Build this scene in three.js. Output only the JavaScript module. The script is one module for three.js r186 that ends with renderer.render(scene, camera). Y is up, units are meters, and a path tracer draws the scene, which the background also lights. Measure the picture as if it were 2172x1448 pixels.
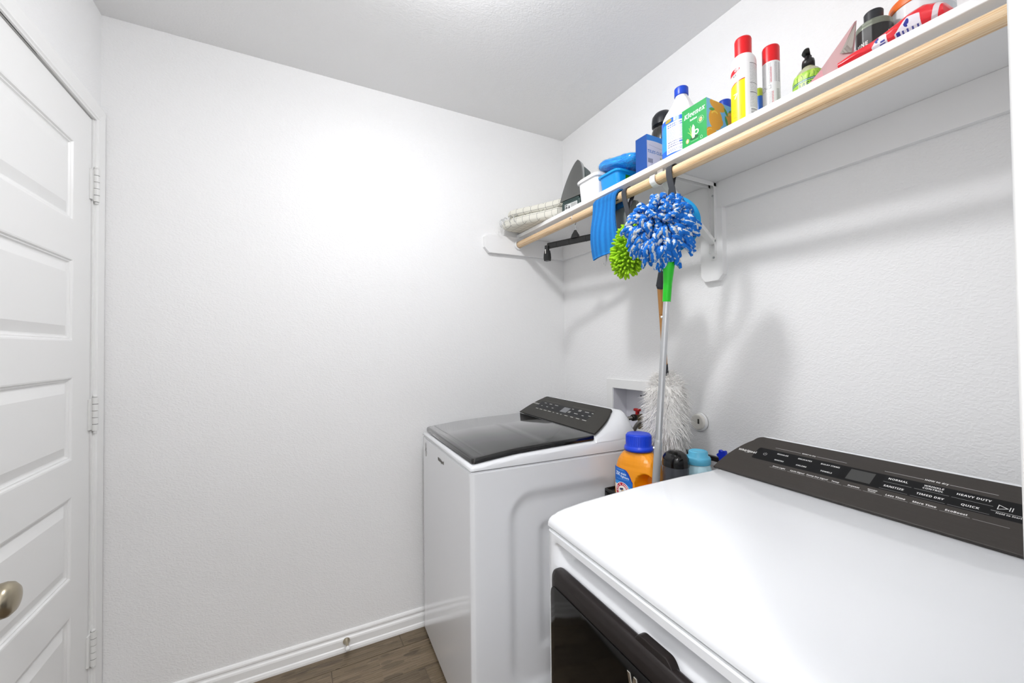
import * as THREE from 'three';
import { RoundedBoxGeometry } from 'three/addons/geometries/RoundedBoxGeometry.js';
import { TextGeometry } from 'three/addons/geometries/TextGeometry.js';
import { RectAreaLightUniformsLib } from 'three/addons/lights/RectAreaLightUniformsLib.js';
import { FontLoader } from 'three/addons/loaders/FontLoader.js';
import { mergeGeometries, toCreasedNormals } from 'three/addons/utils/BufferGeometryUtils.js';

// ---------------------------------------------------------------- camera, light, exposure
// plan axes: v (= +x) runs along the back wall towards the shelf wall, u (= -z) runs from the doorway to the back wall
const scene = new THREE.Scene();
const renderer = new THREE.WebGLRenderer({ antialias: true });
renderer.toneMapping = THREE.LinearToneMapping;
renderer.toneMappingExposure = 1.0;
renderer.shadowMap.enabled = true;
const P = (v, y, u) => new THREE.Vector3(v, y, -u);
const camera = new THREE.PerspectiveCamera(2 * Math.atan(724 / 872.3) * 180 / Math.PI, 2172 / 1448, 0.01, 30);
{
  const yaw = 27.815 * Math.PI / 180, pitch = 0.979 * Math.PI / 180, roll = -0.576 * Math.PI / 180;
  const f = P(Math.sin(yaw) * Math.cos(pitch), Math.sin(pitch), Math.cos(yaw) * Math.cos(pitch));
  const r0 = P(Math.cos(yaw), 0, -Math.sin(yaw)), u0 = new THREE.Vector3().crossVectors(r0, f);
  const c = Math.cos(roll), s = Math.sin(roll);
  const r = r0.clone().multiplyScalar(c).addScaledVector(u0, s), up = u0.clone().multiplyScalar(c).addScaledVector(r0, -s);
  camera.matrixAutoUpdate = true;
  camera.quaternion.setFromRotationMatrix(new THREE.Matrix4().makeBasis(r, up, f.clone().negate()));
  camera.position.set(0, 1.27, 0);
}
scene.background = new THREE.Color(0x000000);
RectAreaLightUniformsLib.init();
const ROOM_LIGHT = 92, ROOM_GLOW = 1.03, HALL_LIGHT = 105, HALL_GLOW = 2.7;      // ceiling lamps of the room and of the hall behind the doorway: luminance of the face, candela of the side glow

// ---------------------------------------------------------------- helpers
const CEIL = 2.44, UA = 1.903, VB = 1.337, VD = -0.593, UF = 0.036;
let seed = 7;
const rnd = () => { seed = (seed + 0x6d2b79f5) | 0; let t = Math.imul(seed ^ (seed >>> 15), 1 | seed); t = (t + Math.imul(t ^ (t >>> 7), 61 | t)) ^ t; return ((t ^ (t >>> 14)) >>> 0) / 4294967296; };
const rr = (a, b) => a + (b - a) * rnd();
const lerp = (a, b, t) => a + (b - a) * t, clamp = (x, a = 0, b = 1) => Math.min(b, Math.max(a, x));
const smooth = (a, b, x) => { const t = clamp((x - a) / (b - a)); return t * t * (3 - 2 * t); };
const table = (pts) => (x) => { if (x <= pts[0][0]) return pts[0][1]; for (let i = 1; i < pts.length; i++) if (x <= pts[i][0]) return lerp(pts[i - 1][1], pts[i][1], (x - pts[i - 1][0]) / (pts[i][0] - pts[i - 1][0])); return pts[pts.length - 1][1]; };
const used = {};
function numbered(name) { const n = used[name] = (used[name] ?? -1) + 1; return n ? name + '_' + String(n).padStart(3, '0') : name; }
function mesh(name, geo, mat, parent) {
  const m = new THREE.Mesh(geo, mat); m.name = parent && parent !== scene ? name : numbered(name);
  m.castShadow = m.receiveShadow = true; (parent ?? scene).add(m); return m;
}
function tag(o, label, category, group, kind) {
  if (label) o.userData.label = label; if (category) o.userData.category = category;
  if (group) o.userData.group = group; if (kind) o.userData.kind = kind; return o;
}
function thing(name, label, category, [v, y, u] = [0, 0, 0], turn = 0, group) {
  const o = new THREE.Group(); o.name = numbered(name); o.position.copy(P(v, y, u)); o.rotation.y = turn; scene.add(o);
  return tag(o, label, category, group);
}
function struct(name, geo, mat, label) { const m = mesh(name, geo, mat, scene); m.userData.kind = 'structure'; m.userData.label = label; return m; }
const plain = (g) => { const h = g.index ? g.toNonIndexed() : g; for (const k of Object.keys(h.attributes)) if (!['position', 'normal', 'uv'].includes(k)) h.deleteAttribute(k); return h; };
const join = (...gs) => mergeGeometries(gs.flat().map(plain), false);
const bx = (sx, sy, sz, x, y, z, r = 0.002) => (r ? new RoundedBoxGeometry(sx, sy, sz, 2, r) : new THREE.BoxGeometry(sx, sy, sz)).translate(x, y, z);
// box between two corners given as (v, y, u)
const span = (a, b, r = 0.002) => bx(Math.abs(b[0] - a[0]), Math.abs(b[1] - a[1]), Math.abs(b[2] - a[2]), (a[0] + b[0]) / 2, (a[1] + b[1]) / 2, -(a[2] + b[2]) / 2, r);
const cyl = (r1, r2, h, seg = 32) => new THREE.CylinderGeometry(r1, r2, h, seg);
const lathe = (pts, seg = 48) => new THREE.LatheGeometry(pts.map(([r, y]) => new THREE.Vector2(Math.max(r, 0), y)), seg);
const tube = (pts, r, seg = 24, rad = 10, closed = false) => new THREE.TubeGeometry(new THREE.CatmullRomCurve3(pts, closed, 'centripetal'), seg, r, rad, closed);
// planar uv in metres chosen by the facing of each triangle
function metric(g, k = 1) {
  const h = plain(g), p = h.attributes.position, n = h.attributes.normal, uv = new Float32Array(p.count * 2);
  for (let i = 0; i < p.count; i += 3) {
    let a = [0, 0, 0]; for (let j = 0; j < 3; j++) { a[0] += Math.abs(n.getX(i + j)); a[1] += Math.abs(n.getY(i + j)); a[2] += Math.abs(n.getZ(i + j)); }
    for (let j = 0; j < 3; j++) {
      const x = p.getX(i + j), y = p.getY(i + j), z = p.getZ(i + j);
      const [s, t] = a[1] >= a[0] && a[1] >= a[2] ? [x, z] : a[0] >= a[2] ? [z, y] : [x, y];
      uv[(i + j) * 2] = s * k; uv[(i + j) * 2 + 1] = t * k;
    }
  }
  h.setAttribute('uv', new THREE.BufferAttribute(uv, 2)); return h;
}
// skin over a row of closed loops of equal length
function loft(rows, { crease = 0.6, caps = true, vs } = {}) {
  const m = rows.length, n = rows[0].length, pos = [], uv = [], idx = [];
  for (let i = 0; i < m; i++) for (let j = 0; j <= n; j++) { const p = rows[i][j % n]; pos.push(p[0], p[1], p[2]); uv.push(j / n, vs ? vs[i] : i / (m - 1)); }
  for (let i = 0; i < m - 1; i++) for (let j = 0; j < n; j++) { const a = i * (n + 1) + j, b = a + 1, c = a + n + 1, d = c + 1; idx.push(a, b, d, a, d, c); }
  if (caps) for (const [i, flip] of [[0, true], [m - 1, false]]) {
    const c = [0, 0, 0]; for (const p of rows[i]) for (let k = 0; k < 3; k++) c[k] += p[k] / n;
    const ci = pos.length / 3; pos.push(...c); uv.push(0.5, i ? 1 : 0);
    for (let j = 0; j < n; j++) { const a = i * (n + 1) + j; flip ? idx.push(ci, a + 1, a) : idx.push(ci, a, a + 1); }
  }
  let vol = 0; const q = (i) => [pos[i * 3], pos[i * 3 + 1], pos[i * 3 + 2]];
  for (let i = 0; i < idx.length; i += 3) { const [a, b, c] = [q(idx[i]), q(idx[i + 1]), q(idx[i + 2])]; vol += a[0] * (b[1] * c[2] - b[2] * c[1]) + a[1] * (b[2] * c[0] - b[0] * c[2]) + a[2] * (b[0] * c[1] - b[1] * c[0]); }
  if (vol < 0) for (let i = 0; i < idx.length; i += 3) [idx[i + 1], idx[i + 2]] = [idx[i + 2], idx[i + 1]];
  const g = new THREE.BufferGeometry(); g.setIndex(idx);
  g.setAttribute('position', new THREE.Float32BufferAttribute(pos, 3)); g.setAttribute('uv', new THREE.Float32BufferAttribute(uv, 2));
  g.computeVertexNormals(); return crease ? toCreasedNormals(g, crease) : g;
}
// upright body from rings [y, half width x, half width z, squareness, x shift, z shift]
function body(rings, seg = 48, crease = 0.6) {
  const lo = Math.min(...rings.map((r) => r[0])), hi = Math.max(...rings.map((r) => r[0]));
  return loft(rings.map(([y, rx, rz, e = 2, ox = 0, oz = 0]) => Array.from({ length: seg }, (_, j) => {
    const t = -j / seg * Math.PI * 2, c = Math.cos(t), s = Math.sin(t);
    return [ox + rx * Math.sign(c) * Math.abs(c) ** (2 / e), y, oz + rz * Math.sign(s) * Math.abs(s) ** (2 / e)];
  })), { crease, vs: rings.map((r) => (r[0] - lo) / (hi - lo)) });
}
// a tapering strand along points with a radius at each
function strand(pts, rad, sides = 6) {
  const curve = new THREE.CatmullRomCurve3(pts), fr = curve.computeFrenetFrames(rad.length - 1, false);
  return loft(rad.map((r, i) => { const c = curve.getPoint(i / (rad.length - 1)); return Array.from({ length: sides }, (_, j) => { const t = j / sides * Math.PI * 2, a = fr.normals[i], b = fr.binormals[i]; return [0, 1, 2].map((k) => c.getComponent(k) + r * (Math.cos(t) * a.getComponent(k) + Math.sin(t) * b.getComponent(k))); }); }), { crease: 0 });
}
function roundRect(x0, y0, x1, y1, r) {
  const s = new THREE.Shape(), R = Array.isArray(r) ? r : [r, r, r, r];
  s.moveTo(x0 + R[0], y0); s.lineTo(x1 - R[1], y0); s.quadraticCurveTo(x1, y0, x1, y0 + R[1]); s.lineTo(x1, y1 - R[2]); s.quadraticCurveTo(x1, y1, x1 - R[2], y1);
  s.lineTo(x0 + R[3], y1); s.quadraticCurveTo(x0, y1, x0, y1 - R[3]); s.lineTo(x0, y0 + R[0]); s.quadraticCurveTo(x0, y0, x0 + R[0], y0); return s;
}
const prism = (shape, depth, bevel = 0, opt = {}) => new THREE.ExtrudeGeometry(shape, { depth, bevelEnabled: bevel > 0, bevelSize: bevel, bevelThickness: bevel, bevelOffset: -bevel, bevelSegments: 3, curveSegments: 10, ...opt });

// ---------------------------------------------------------------- procedural textures
function canvasTexture(w, h, draw, srgb = true) {
  const c = document.createElement('canvas'); c.width = w; c.height = h; draw(c.getContext('2d'), w, h);
  const t = new THREE.CanvasTexture(c); if (srgb) t.colorSpace = THREE.SRGBColorSpace; t.wrapS = t.wrapT = THREE.RepeatWrapping; return t;
}
function noiseGrid(n, cells) {           // tiling value noise
  const g = Array.from({ length: cells * cells }, rnd), out = new Float32Array(n * n);
  for (let y = 0; y < n; y++) for (let x = 0; x < n; x++) {
    const fx = x / n * cells, fy = y / n * cells, ix = Math.floor(fx), iy = Math.floor(fy), tx = smooth(0, 1, fx - ix), ty = smooth(0, 1, fy - iy);
    const at = (a, b) => g[((b + cells) % cells) * cells + (a + cells) % cells];
    out[y * n + x] = lerp(lerp(at(ix, iy), at(ix + 1, iy), tx), lerp(at(ix, iy + 1), at(ix + 1, iy + 1), tx), ty);
  }
  return out;
}
function dataTexture(n, f, srgb = false) {
  const d = new Uint8Array(n * n * 4);
  for (let i = 0; i < n * n; i++) { const c = f(i, i % n, Math.floor(i / n)); const [r, g, b] = Array.isArray(c) ? c : [c, c, c]; d[i * 4] = clamp(r) * 255; d[i * 4 + 1] = clamp(g) * 255; d[i * 4 + 2] = clamp(b) * 255; d[i * 4 + 3] = 255; }
  const t = new THREE.DataTexture(d, n, n); t.magFilter = THREE.LinearFilter; t.minFilter = THREE.LinearMipmapLinearFilter; t.generateMipmaps = true; t.wrapS = t.wrapT = THREE.RepeatWrapping;
  if (srgb) t.colorSpace = THREE.SRGBColorSpace; t.needsUpdate = true; return t;
}
const nA = noiseGrid(1024, 96), nB = noiseGrid(1024, 40), nC = noiseGrid(1024, 230), nD = noiseGrid(1024, 12);
// sprayed knockdown drywall texture: flattened blobs with a fine grain
const wallBump = dataTexture(1024, (i) => 0.72 * smooth(0.42, 0.62, 0.6 * nA[i] + 0.4 * nB[i]) + 0.22 * nC[i]);
wallBump.repeat.set(2.2, 3.2);
const M = {};
const std = (o) => new THREE.MeshStandardMaterial(o), phys = (o) => new THREE.MeshPhysicalMaterial(o);
M.wall = std({ color: 0xf9f9f9, roughness: 0.5, bumpMap: wallBump, bumpScale: 0.00042 });
M.ceiling = std({ color: 0xf6f6f6, roughness: 0.85, bumpMap: wallBump, bumpScale: 0.0003 });
M.trim = std({ color: 0xf9f9f8, roughness: 0.32 });
M.shelf = std({ color: 0xf9f9f9, roughness: 0.38 });
M.hinge = std({ color: 0xf0f0ee, roughness: 0.35 });
M.slot = std({ color: 0x26251f, roughness: 0.7 });
M.nickel = std({ color: 0xb3a994, roughness: 0.28, metalness: 1 });
M.steel = std({ color: 0xc4c6c8, roughness: 0.3, metalness: 1 });
M.chrome = std({ color: 0xe4e2dc, roughness: 0.16, metalness: 1 });
M.enamel = phys({ color: 0xe9ebee, roughness: 0.22, clearcoat: 0.75, clearcoatRoughness: 0.05 });
M.blackPlastic = std({ color: 0x141414, roughness: 0.35 });
M.rubber = std({ color: 0x1b1b1b, roughness: 0.75 });
M.whitePlastic = std({ color: 0xf4f4f3, roughness: 0.35 });
M.greyStrap = std({ color: 0x393b40, roughness: 0.8 });
// ---------------------------------------------------------------- the room
{
  // walls are slabs with real openings; outlines are drawn in (along, height)
  const slab = (w0, w1, holes) => {
    const s = new THREE.Shape(); s.moveTo(w0, 0);
    for (const [a, y0, b, y1] of holes) if (y0 <= 0) { s.lineTo(a, 0); s.lineTo(a, y1); s.lineTo(b, y1); s.lineTo(b, 0); }
    s.lineTo(w1, 0); s.lineTo(w1, CEIL); s.lineTo(w0, CEIL); s.lineTo(w0, 0);
    for (const [a, y0, b, y1] of holes) if (y0 > 0) { const h = new THREE.Path(); h.moveTo(a, y0); h.lineTo(a, y1); h.lineTo(b, y1); h.lineTo(b, y0); h.lineTo(a, y0); s.holes.push(h); }
    return s;
  };
  struct('wall_back', metric(bx(VB - VD + 0.4, CEIL, 0.12, (VB + VD) / 2, CEIL / 2, -UA - 0.06, 0)), M.wall, 'large white textured wall opposite the doorway');
  // shelf wall: along u, with the hole of the laundry supply box
  struct('wall_right', metric(prism(slab(-1.5, UA, [[1.21, 0.905, 1.51, 1.082]]), 0.12).rotateY(Math.PI / 2).translate(VB, 0, 0)), M.wall, 'white textured wall behind the shelf and the machines');
  struct('wall_left', metric(prism(slab(-1.5, UA, [[1.158, 0, 1.852, 2.058]]), 0.12).rotateY(Math.PI / 2).translate(VD - 0.12, 0, 0)), M.wall, 'white wall around the panelled door');
  struct('wall_front', metric(prism(slab(VD, VB, [[-0.47, 0, 0.268, 2.058]]), 0.11).translate(0, 0, -UF)), M.wall, 'white wall with the open doorway to the hall');
  struct('wall_hall', metric(bx(VB - VD + 0.4, CEIL, 0.12, (VB + VD) / 2, CEIL / 2, 1.56, 0)), M.wall, 'white wall at the far side of the hall');
  struct('ceiling', metric(bx(VB - VD + 0.3, 0.1, UA + 1.7, (VB + VD) / 2, CEIL + 0.05, -(UA - 1.5) / 2, 0)), M.ceiling, 'flat light grey ceiling');

  // floor: wood-look tile planks laid along the back wall, grout below them
  const plankTex = [0, 1, 2, 3].map((k) => canvasTexture(1024, 256, (c, w, h) => {
    const base = [[118, 103, 82], [106, 92, 73], [127, 111, 89], [99, 86, 70]][k];
    c.fillStyle = `rgb(${base})`; c.fillRect(0, 0, w, h);
    for (let i = 0; i < 1100; i++) { const y = rr(0, h), x = rr(-100, w), l = rr(60, 420), d = rr(-52, 34); c.strokeStyle = `rgba(${base.map((b) => Math.max(0, b + d)).join()},${rr(0.12, 0.5)})`; c.lineWidth = rr(0.6, 3.2); c.beginPath(); c.moveTo(x, y); c.bezierCurveTo(x + l * 0.3, y + rr(-7, 7), x + l * 0.7, y + rr(-7, 7), x + l, y + rr(-5, 5)); c.stroke(); }
    for (let i = 0; i < 26; i++) { const x = rr(0, w), y = rr(0, h); c.fillStyle = `rgba(${rnd() < 0.45 ? '150,136,116' : '48,38,28'},${rr(0.12, 0.34)})`; c.beginPath(); c.ellipse(x, y, rr(20, 90), rr(6, 20), rr(-0.1, 0.1), 0, 7); c.fill(); }
    for (let i = 0; i < 60; i++) { const x = rr(0, w), y = rr(0, h); c.strokeStyle = `rgba(38,30,22,${rr(0.4, 0.9)})`; c.lineWidth = rr(0.8, 2.2); c.beginPath(); c.moveTo(x, y); c.lineTo(x + rr(20, 150), y + rr(-6, 6)); c.stroke(); }
  }));
  const plankBump = dataTexture(512, (i, x, y) => { const q = ((y * 2) % 1024) * 1024 + ((x >> 2) % 1024); return 0.5 + 0.5 * (nC[q] - 0.5) + 0.3 * (nA[q] - 0.5); });
  const plankMats = plankTex.map((map) => std({ map, roughness: 0.5, bumpMap: plankBump, bumpScale: 0.0012 }));
  const grout = std({ color: 0x6b6052, roughness: 0.9 });
  const floor = struct('floor', bx(VB - VD, 0.05, UA + 1.5, (VB + VD) / 2, -0.0275, -(UA - 1.5) / 2, 0), grout, 'grey brown wood-look plank floor with thin grout lines');
  const joints = [0.41, 0.126, 0.457, 0.26, -0.04], GAP = 0.0035;
  for (let row = 0, hi = UA; hi > -1.49; row++) {
    const lo = row === 0 ? 1.80 : hi - 0.15;
    let j = joints[row % 5] - 1.83;
    for (; j < VB; j += 0.61) {
      const a = Math.max(j + GAP / 2, VD), b = Math.min(j + 0.61 - GAP / 2, VB); if (b - a < 0.02) continue;
      const g = bx(b - a, 0.01, hi - lo - GAP, (a + b) / 2, -0.005, -(lo + hi) / 2, 0.0012);
      const p = g.attributes.position, uv = g.attributes.uv, off = rnd();
      for (let i = 0; i < p.count; i++) uv.setXY(i, (p.getX(i) - j) / 0.7 + off, (p.getZ(i) + hi) / 0.15 * 0.9 + 0.05);
      mesh('plank', g, plankMats[Math.floor(rnd() * 4)], floor);
    }
    hi = lo;
  }

  // baseboards: swept profile (out from wall, height)
  const prof = [[0, 0], [0.014, 0], [0.014, 0.046], [0.012, 0.052], [0.0075, 0.056], [0.0065, 0.061], [0.009, 0.066], [0.0085, 0.072], [0.005, 0.078], [0, 0.080]];
  const shape = new THREE.Shape(prof.map(([a, b]) => new THREE.Vector2(a, b)));
  const run = (len) => prism(shape, len, 0);
  struct('baseboard_back', run(VB - VD).rotateY(-Math.PI / 2).translate(VB, 0, -UA), M.trim, 'white moulded baseboard along the back wall');
  struct('baseboard_right', run(UA - UF).rotateY(Math.PI).translate(VB, 0, -UF), M.trim, 'white baseboard behind the machines');
  struct('baseboard_left', run(1.10 - UF).translate(VD, 0, -1.10), M.trim, 'white baseboard beside the panelled door');
  const shoe = new THREE.Shape([[0, 0], [0.021, 0], [0.021, 0.008], [0.018, 0.017], [0.014, 0.02], [0, 0.02]].map(([a, b]) => new THREE.Vector2(a, b)));
  struct('trim_1', prism(shoe, VB - VD, 0).rotateY(-Math.PI / 2).translate(VB, 0, -UA), M.trim, 'narrow white shoe moulding at the foot of the baseboard');

  // casing round the panelled door: profile lofted as jambs and head
  const casing = (len) => prism(new THREE.Shape([[0, 0], [0.052, 0], [0.052, 0.014], [0.044, 0.016], [0.014, 0.011], [0.008, 0.012], [0.004, 0.009], [0, 0.008]].map(([a, b]) => new THREE.Vector2(a, b))), len, 0);
  // profile x runs away from the opening, profile y out of the wall, length upwards
  const jambSide = (u0, dir) => { const g = casing(2.093), p = g.attributes.position; for (let i = 0; i < p.count; i++) { const a = p.getX(i), o = p.getY(i), h = p.getZ(i); p.setXYZ(i, VD + o, h, -(u0 + dir * a)); } g.computeVertexNormals(); return g; };
  const head = (() => { const g = casing(0.787), p = g.attributes.position; for (let i = 0; i < p.count; i++) { const a = p.getX(i), o = p.getY(i), h = p.getZ(i); p.setXYZ(i, VD + o, 2.046 + a, -(1.114 + h)); } g.computeVertexNormals(); return g; })();
  struct('trim_2', join(jambSide(1.848, 1), jambSide(1.168, -1), head), M.trim, 'white casing around the panelled door');
  struct('trim_3', join(span([VD - 0.11, 0, 1.842], [VD + 0.002, 2.058, 1.853], 0), span([VD - 0.11, 0, 1.157], [VD + 0.002, 2.058, 1.173], 0), span([VD - 0.11, 2.046, 1.157], [VD + 0.002, 2.059, 1.853], 0),
    span([VD - 0.075, 0, 1.825], [VD - 0.04, 2.05, 1.845], 0), span([VD - 0.075, 2.03, 1.17], [VD - 0.04, 2.05, 1.845], 0)), M.trim, 'white jamb and stop of the panelled door');
  // doorway the picture is taken from: lining and casing
  struct('trim_4', join(span([0.25, 0, -0.074], [0.269, 2.058, UF + 0.001], 0.001), span([-0.471, 0, -0.074], [-0.452, 2.058, UF + 0.001], 0.001), span([-0.471, 2.04, -0.074], [0.269, 2.059, UF + 0.001], 0.001),
    span([0.2515, 0, UF], [0.31, 2.1, UF + 0.015], 0.003), span([-0.513, 0, UF], [-0.4535, 2.1, UF + 0.015], 0.003), span([-0.513, 2.042, UF], [0.31, 2.1, UF + 0.015], 0.003)), M.trim, 'white jamb and casing of the open doorway');
}
// panelled door in the left wall: frame of stiles and rails, five raised panels, hinges, knob
{
  const door = new THREE.Group(); door.name = 'door_1'; scene.add(door); tag(door, 'white five-panel interior door with white hinges', null, null, 'structure');
  const u0 = 1.176, u1 = 1.839, pu0 = 1.294, pu1 = 1.722, rows = [[1.671, 1.918], [1.305, 1.555], [0.947, 1.197], [0.590, 0.837], [0.232, 0.482]];
  const sh = new THREE.Shape(); sh.moveTo(u0, 0.01); sh.lineTo(u1, 0.01); sh.lineTo(u1, 2.041); sh.lineTo(u0, 2.041); sh.lineTo(u0, 0.01);
  for (const [a, b] of rows) { const h = new THREE.Path(); h.moveTo(pu0, a); h.lineTo(pu0, b); h.lineTo(pu1, b); h.lineTo(pu1, a); h.lineTo(pu0, a); sh.holes.push(h); }
  // (along u, height, out of the face) -> world
  const place = (g) => { const p = g.attributes.position; for (let i = 0; i < p.count; i++) { const a = p.getX(i), y = p.getY(i), d = p.getZ(i); p.setXYZ(i, VD + d, y, -a); } g.computeVertexNormals(); return g; };
  mesh('door_leaf', place(prism(sh, 0.032, 0).translate(0, 0, -0.034)), M.trim, door);
  for (const [a, b] of rows) {
    const steps = [[0, -0.002], [0.004, -0.003], [0.007, -0.0075], [0.010, -0.0075], [0.013, -0.0115], [0.016, -0.0125], [0.019, -0.0125], [0.044, -0.004], [0.0455, -0.0035]];
    const pos = [], idx = [];
    const ring = ([d, z]) => [[pu0 + d, a + d, z], [pu1 - d, a + d, z], [pu1 - d, b - d, z], [pu0 + d, b - d, z]];
    for (let k = 0; k < steps.length - 1; k++) { const A = ring(steps[k]), B = ring(steps[k + 1]); for (let j = 0; j < 4; j++) { const i = pos.length / 3; for (const q of [A[j], A[(j + 1) % 4], B[(j + 1) % 4], B[j]]) pos.push(VD + q[2], q[1], -q[0]); idx.push(i, i + 1, i + 2, i, i + 2, i + 3); } }
    const i = pos.length / 3; for (const q of ring(steps[steps.length - 1])) pos.push(VD + q[2], q[1], -q[0]); idx.push(i, i + 1, i + 2, i, i + 2, i + 3);
    const j = pos.length / 3; for (const q of ring([0, -0.03])) pos.push(VD + q[2], q[1], -q[0]); idx.push(j, j + 2, j + 1, j, j + 3, j + 2);
    const g = new THREE.BufferGeometry(); g.setIndex(idx); g.setAttribute('position', new THREE.Float32BufferAttribute(pos, 3)); g.computeVertexNormals();
    mesh('panel', g, M.trim, door);
  }
  for (const y of [1.825, 1.068, 0.305]) {
    const h = mesh('hinge', span([VD - 0.002, y - 0.05, 1.825], [VD + 0.004, y + 0.05, 1.862], 0.001), M.hinge, door);
    for (let k = 0; k < 5; k++) mesh('knuckle', cyl(0.0085, 0.0085, 0.0205, 20).translate(VD + 0.009, y - 0.044 + k * 0.022, -1.846), M.hinge, h);
    for (const dy of [-0.011, 0.011]) mesh('knuckle_gap', cyl(0.0078, 0.0078, 0.002, 20).translate(VD + 0.009, y + dy * 3, -1.846), M.slot, h);
    mesh('pin', join(lathe([[0, 0.064], [0.005, 0.063], [0.007, 0.058], [0.0055, 0.055], [0, 0.054]], 16).translate(VD + 0.009, y, -1.846), cyl(0.004, 0.0055, 0.006, 16).translate(VD + 0.009, y - 0.058, -1.846)), M.hinge, h);
  }
  const kn = mesh('knob', lathe([[0.033, 0], [0.033, 0.004], [0.029, 0.008], [0.014, 0.011], [0.012, 0.024], [0.016, 0.03], [0.028, 0.036], [0.0345, 0.046], [0.036, 0.055], [0.034, 0.064], [0.026, 0.072], [0.012, 0.0765], [0, 0.077]], 48).rotateZ(-Math.PI / 2).translate(VD, 0.755, -1.265), M.nickel, door);
  tag(kn, 'satin nickel egg knob');
}
// ceiling lamps: shallow opal drum, bright face below, softer glow from its side
function drumLamp(v, u, luminance, candela, radius, size, text) {
  const t = thing('ceiling_light', text, 'ceiling light', [v, CEIL, u]);
  mesh('canopy', lathe([[0, 0], [radius * 0.8, 0], [radius * 0.8, -0.018], [0, -0.018]], 64), M.whitePlastic, t);
  mesh('drum', lathe([[radius * 0.7, -0.018], [radius, -0.019], [radius, -0.085], [radius - 0.006, -0.092], [0, -0.094], [0, -0.092], [radius - 0.007, -0.09], [radius - 0.002, -0.084], [radius - 0.002, -0.021], [radius * 0.7, -0.02]], 64), std({ color: 0xffffff, emissive: 0xfffdfa, emissiveIntensity: 1.3, roughness: 0.4 }), t);
  const l = new THREE.RectAreaLight(0xfdfdff, luminance, size, size); l.position.set(0, -0.097, 0); l.rotation.x = -Math.PI / 2; t.add(l);
  const p = new THREE.PointLight(0xfdfdff, candela, 0, 2); p.position.set(0, -0.06, 0); p.castShadow = true; p.shadow.radius = 2.4; p.shadow.bias = -0.0005; p.shadow.mapSize.set(2048, 2048); t.add(p);
}
drumLamp(0.37, 0.93, ROOM_LIGHT, ROOM_GLOW, 0.11, 0.14, 'round opal drum lamp on the laundry room ceiling');
drumLamp(-0.22, -0.42, HALL_LIGHT, HALL_GLOW, 0.14, 0.2, 'round opal drum lamp on the hall ceiling');
// ---------------------------------------------------------------- washer and dryer
// local axes of a machine: x = depth from its front to the wall, z = -a with a the distance from its right side
function cabinet(W, D, y0, y1, r, stepsY, push) {
  // rings of a rounded rectangle; push(side, s, y) moves a wall point inwards
  const rows = [];
  for (const y of stepsY) {
    const inset = y > y1 - 0.004 ? 0.003 : 0, loop = [];
    const line = (n, f) => { for (let k = 0; k < n; k++) loop.push(f(k / n)); };
    const arc = (cx, ca, t0) => { for (let k = 0; k < 5; k++) { const t = t0 + k / 5 * Math.PI / 2; loop.push([cx + (r - inset) * Math.cos(t), y, -(ca + (r - inset) * Math.sin(t))]); } };
    line(64, (t) => { const b = lerp(r, D - r, t); return [b, y, -(inset + push('right', b, y))]; });
    arc(D - r, r, -Math.PI / 2);
    line(4, (t) => [D - inset, y, -lerp(r, W - r, t)]);
    arc(D - r, W - r, 0);
    line(4, (t) => [lerp(D - r, r, t), y, -(W - inset)]);
    arc(r, W - r, Math.PI / 2);
    line(64, (t) => { const a = lerp(W - r, r, t); return [inset + push('front', a, y), y, -a]; });
    arc(r, r, Math.PI);
    rows.push(loop);
  }
  return loft(rows, { crease: 0.9 });
}
// slab with a curved top: stations along depth, rounded shoulders
function cover(W, stations, y0, r, a0 = 0) {
  return loft(stations.map(([b, yt, inset = 0]) => {
    const loop = [], lo = a0 + inset, hi = W - inset, q = Math.min(r, Math.max(0.001, (yt - y0) * 0.7));
    loop.push([b, y0, -lo]);
    for (let k = 0; k <= 5; k++) { const t = k / 5 * Math.PI / 2; loop.push([b, yt - q + q * Math.sin(t), -(lo + q - q * Math.cos(t))]); }
    for (let k = 1; k < 6; k++) loop.push([b, yt, -lerp(lo + q, hi - q, k / 6)]);
    for (let k = 5; k >= 0; k--) { const t = k / 5 * Math.PI / 2; loop.push([b, yt - q + q * Math.sin(t), -(hi - q + q * Math.cos(t))]); }
    loop.push([b, y0, -hi]); return loop;
  }), { crease: 0.75 });
}
// raised console at the back: profile in (depth, height), falling away to both ends
function consoleBody(a0, a1, prof, yBase, end) {
  const st = [0, 0.006, 0.014, 0.024, 0.036, 0.05, end], xs = [...st.map((d) => a0 + d), ...st.map((d) => a1 - d).reverse()];
  return loft(xs.map((a) => { const d = Math.min(a - a0, a1 - a), s = (1 - (1 - clamp(d / end)) ** 2.4) ** 0.75; return prof.map(([b, y]) => [b, yBase + (y - yBase) * (0.06 + 0.94 * s), -a]); }), { crease: 1.1 });
}
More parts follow.
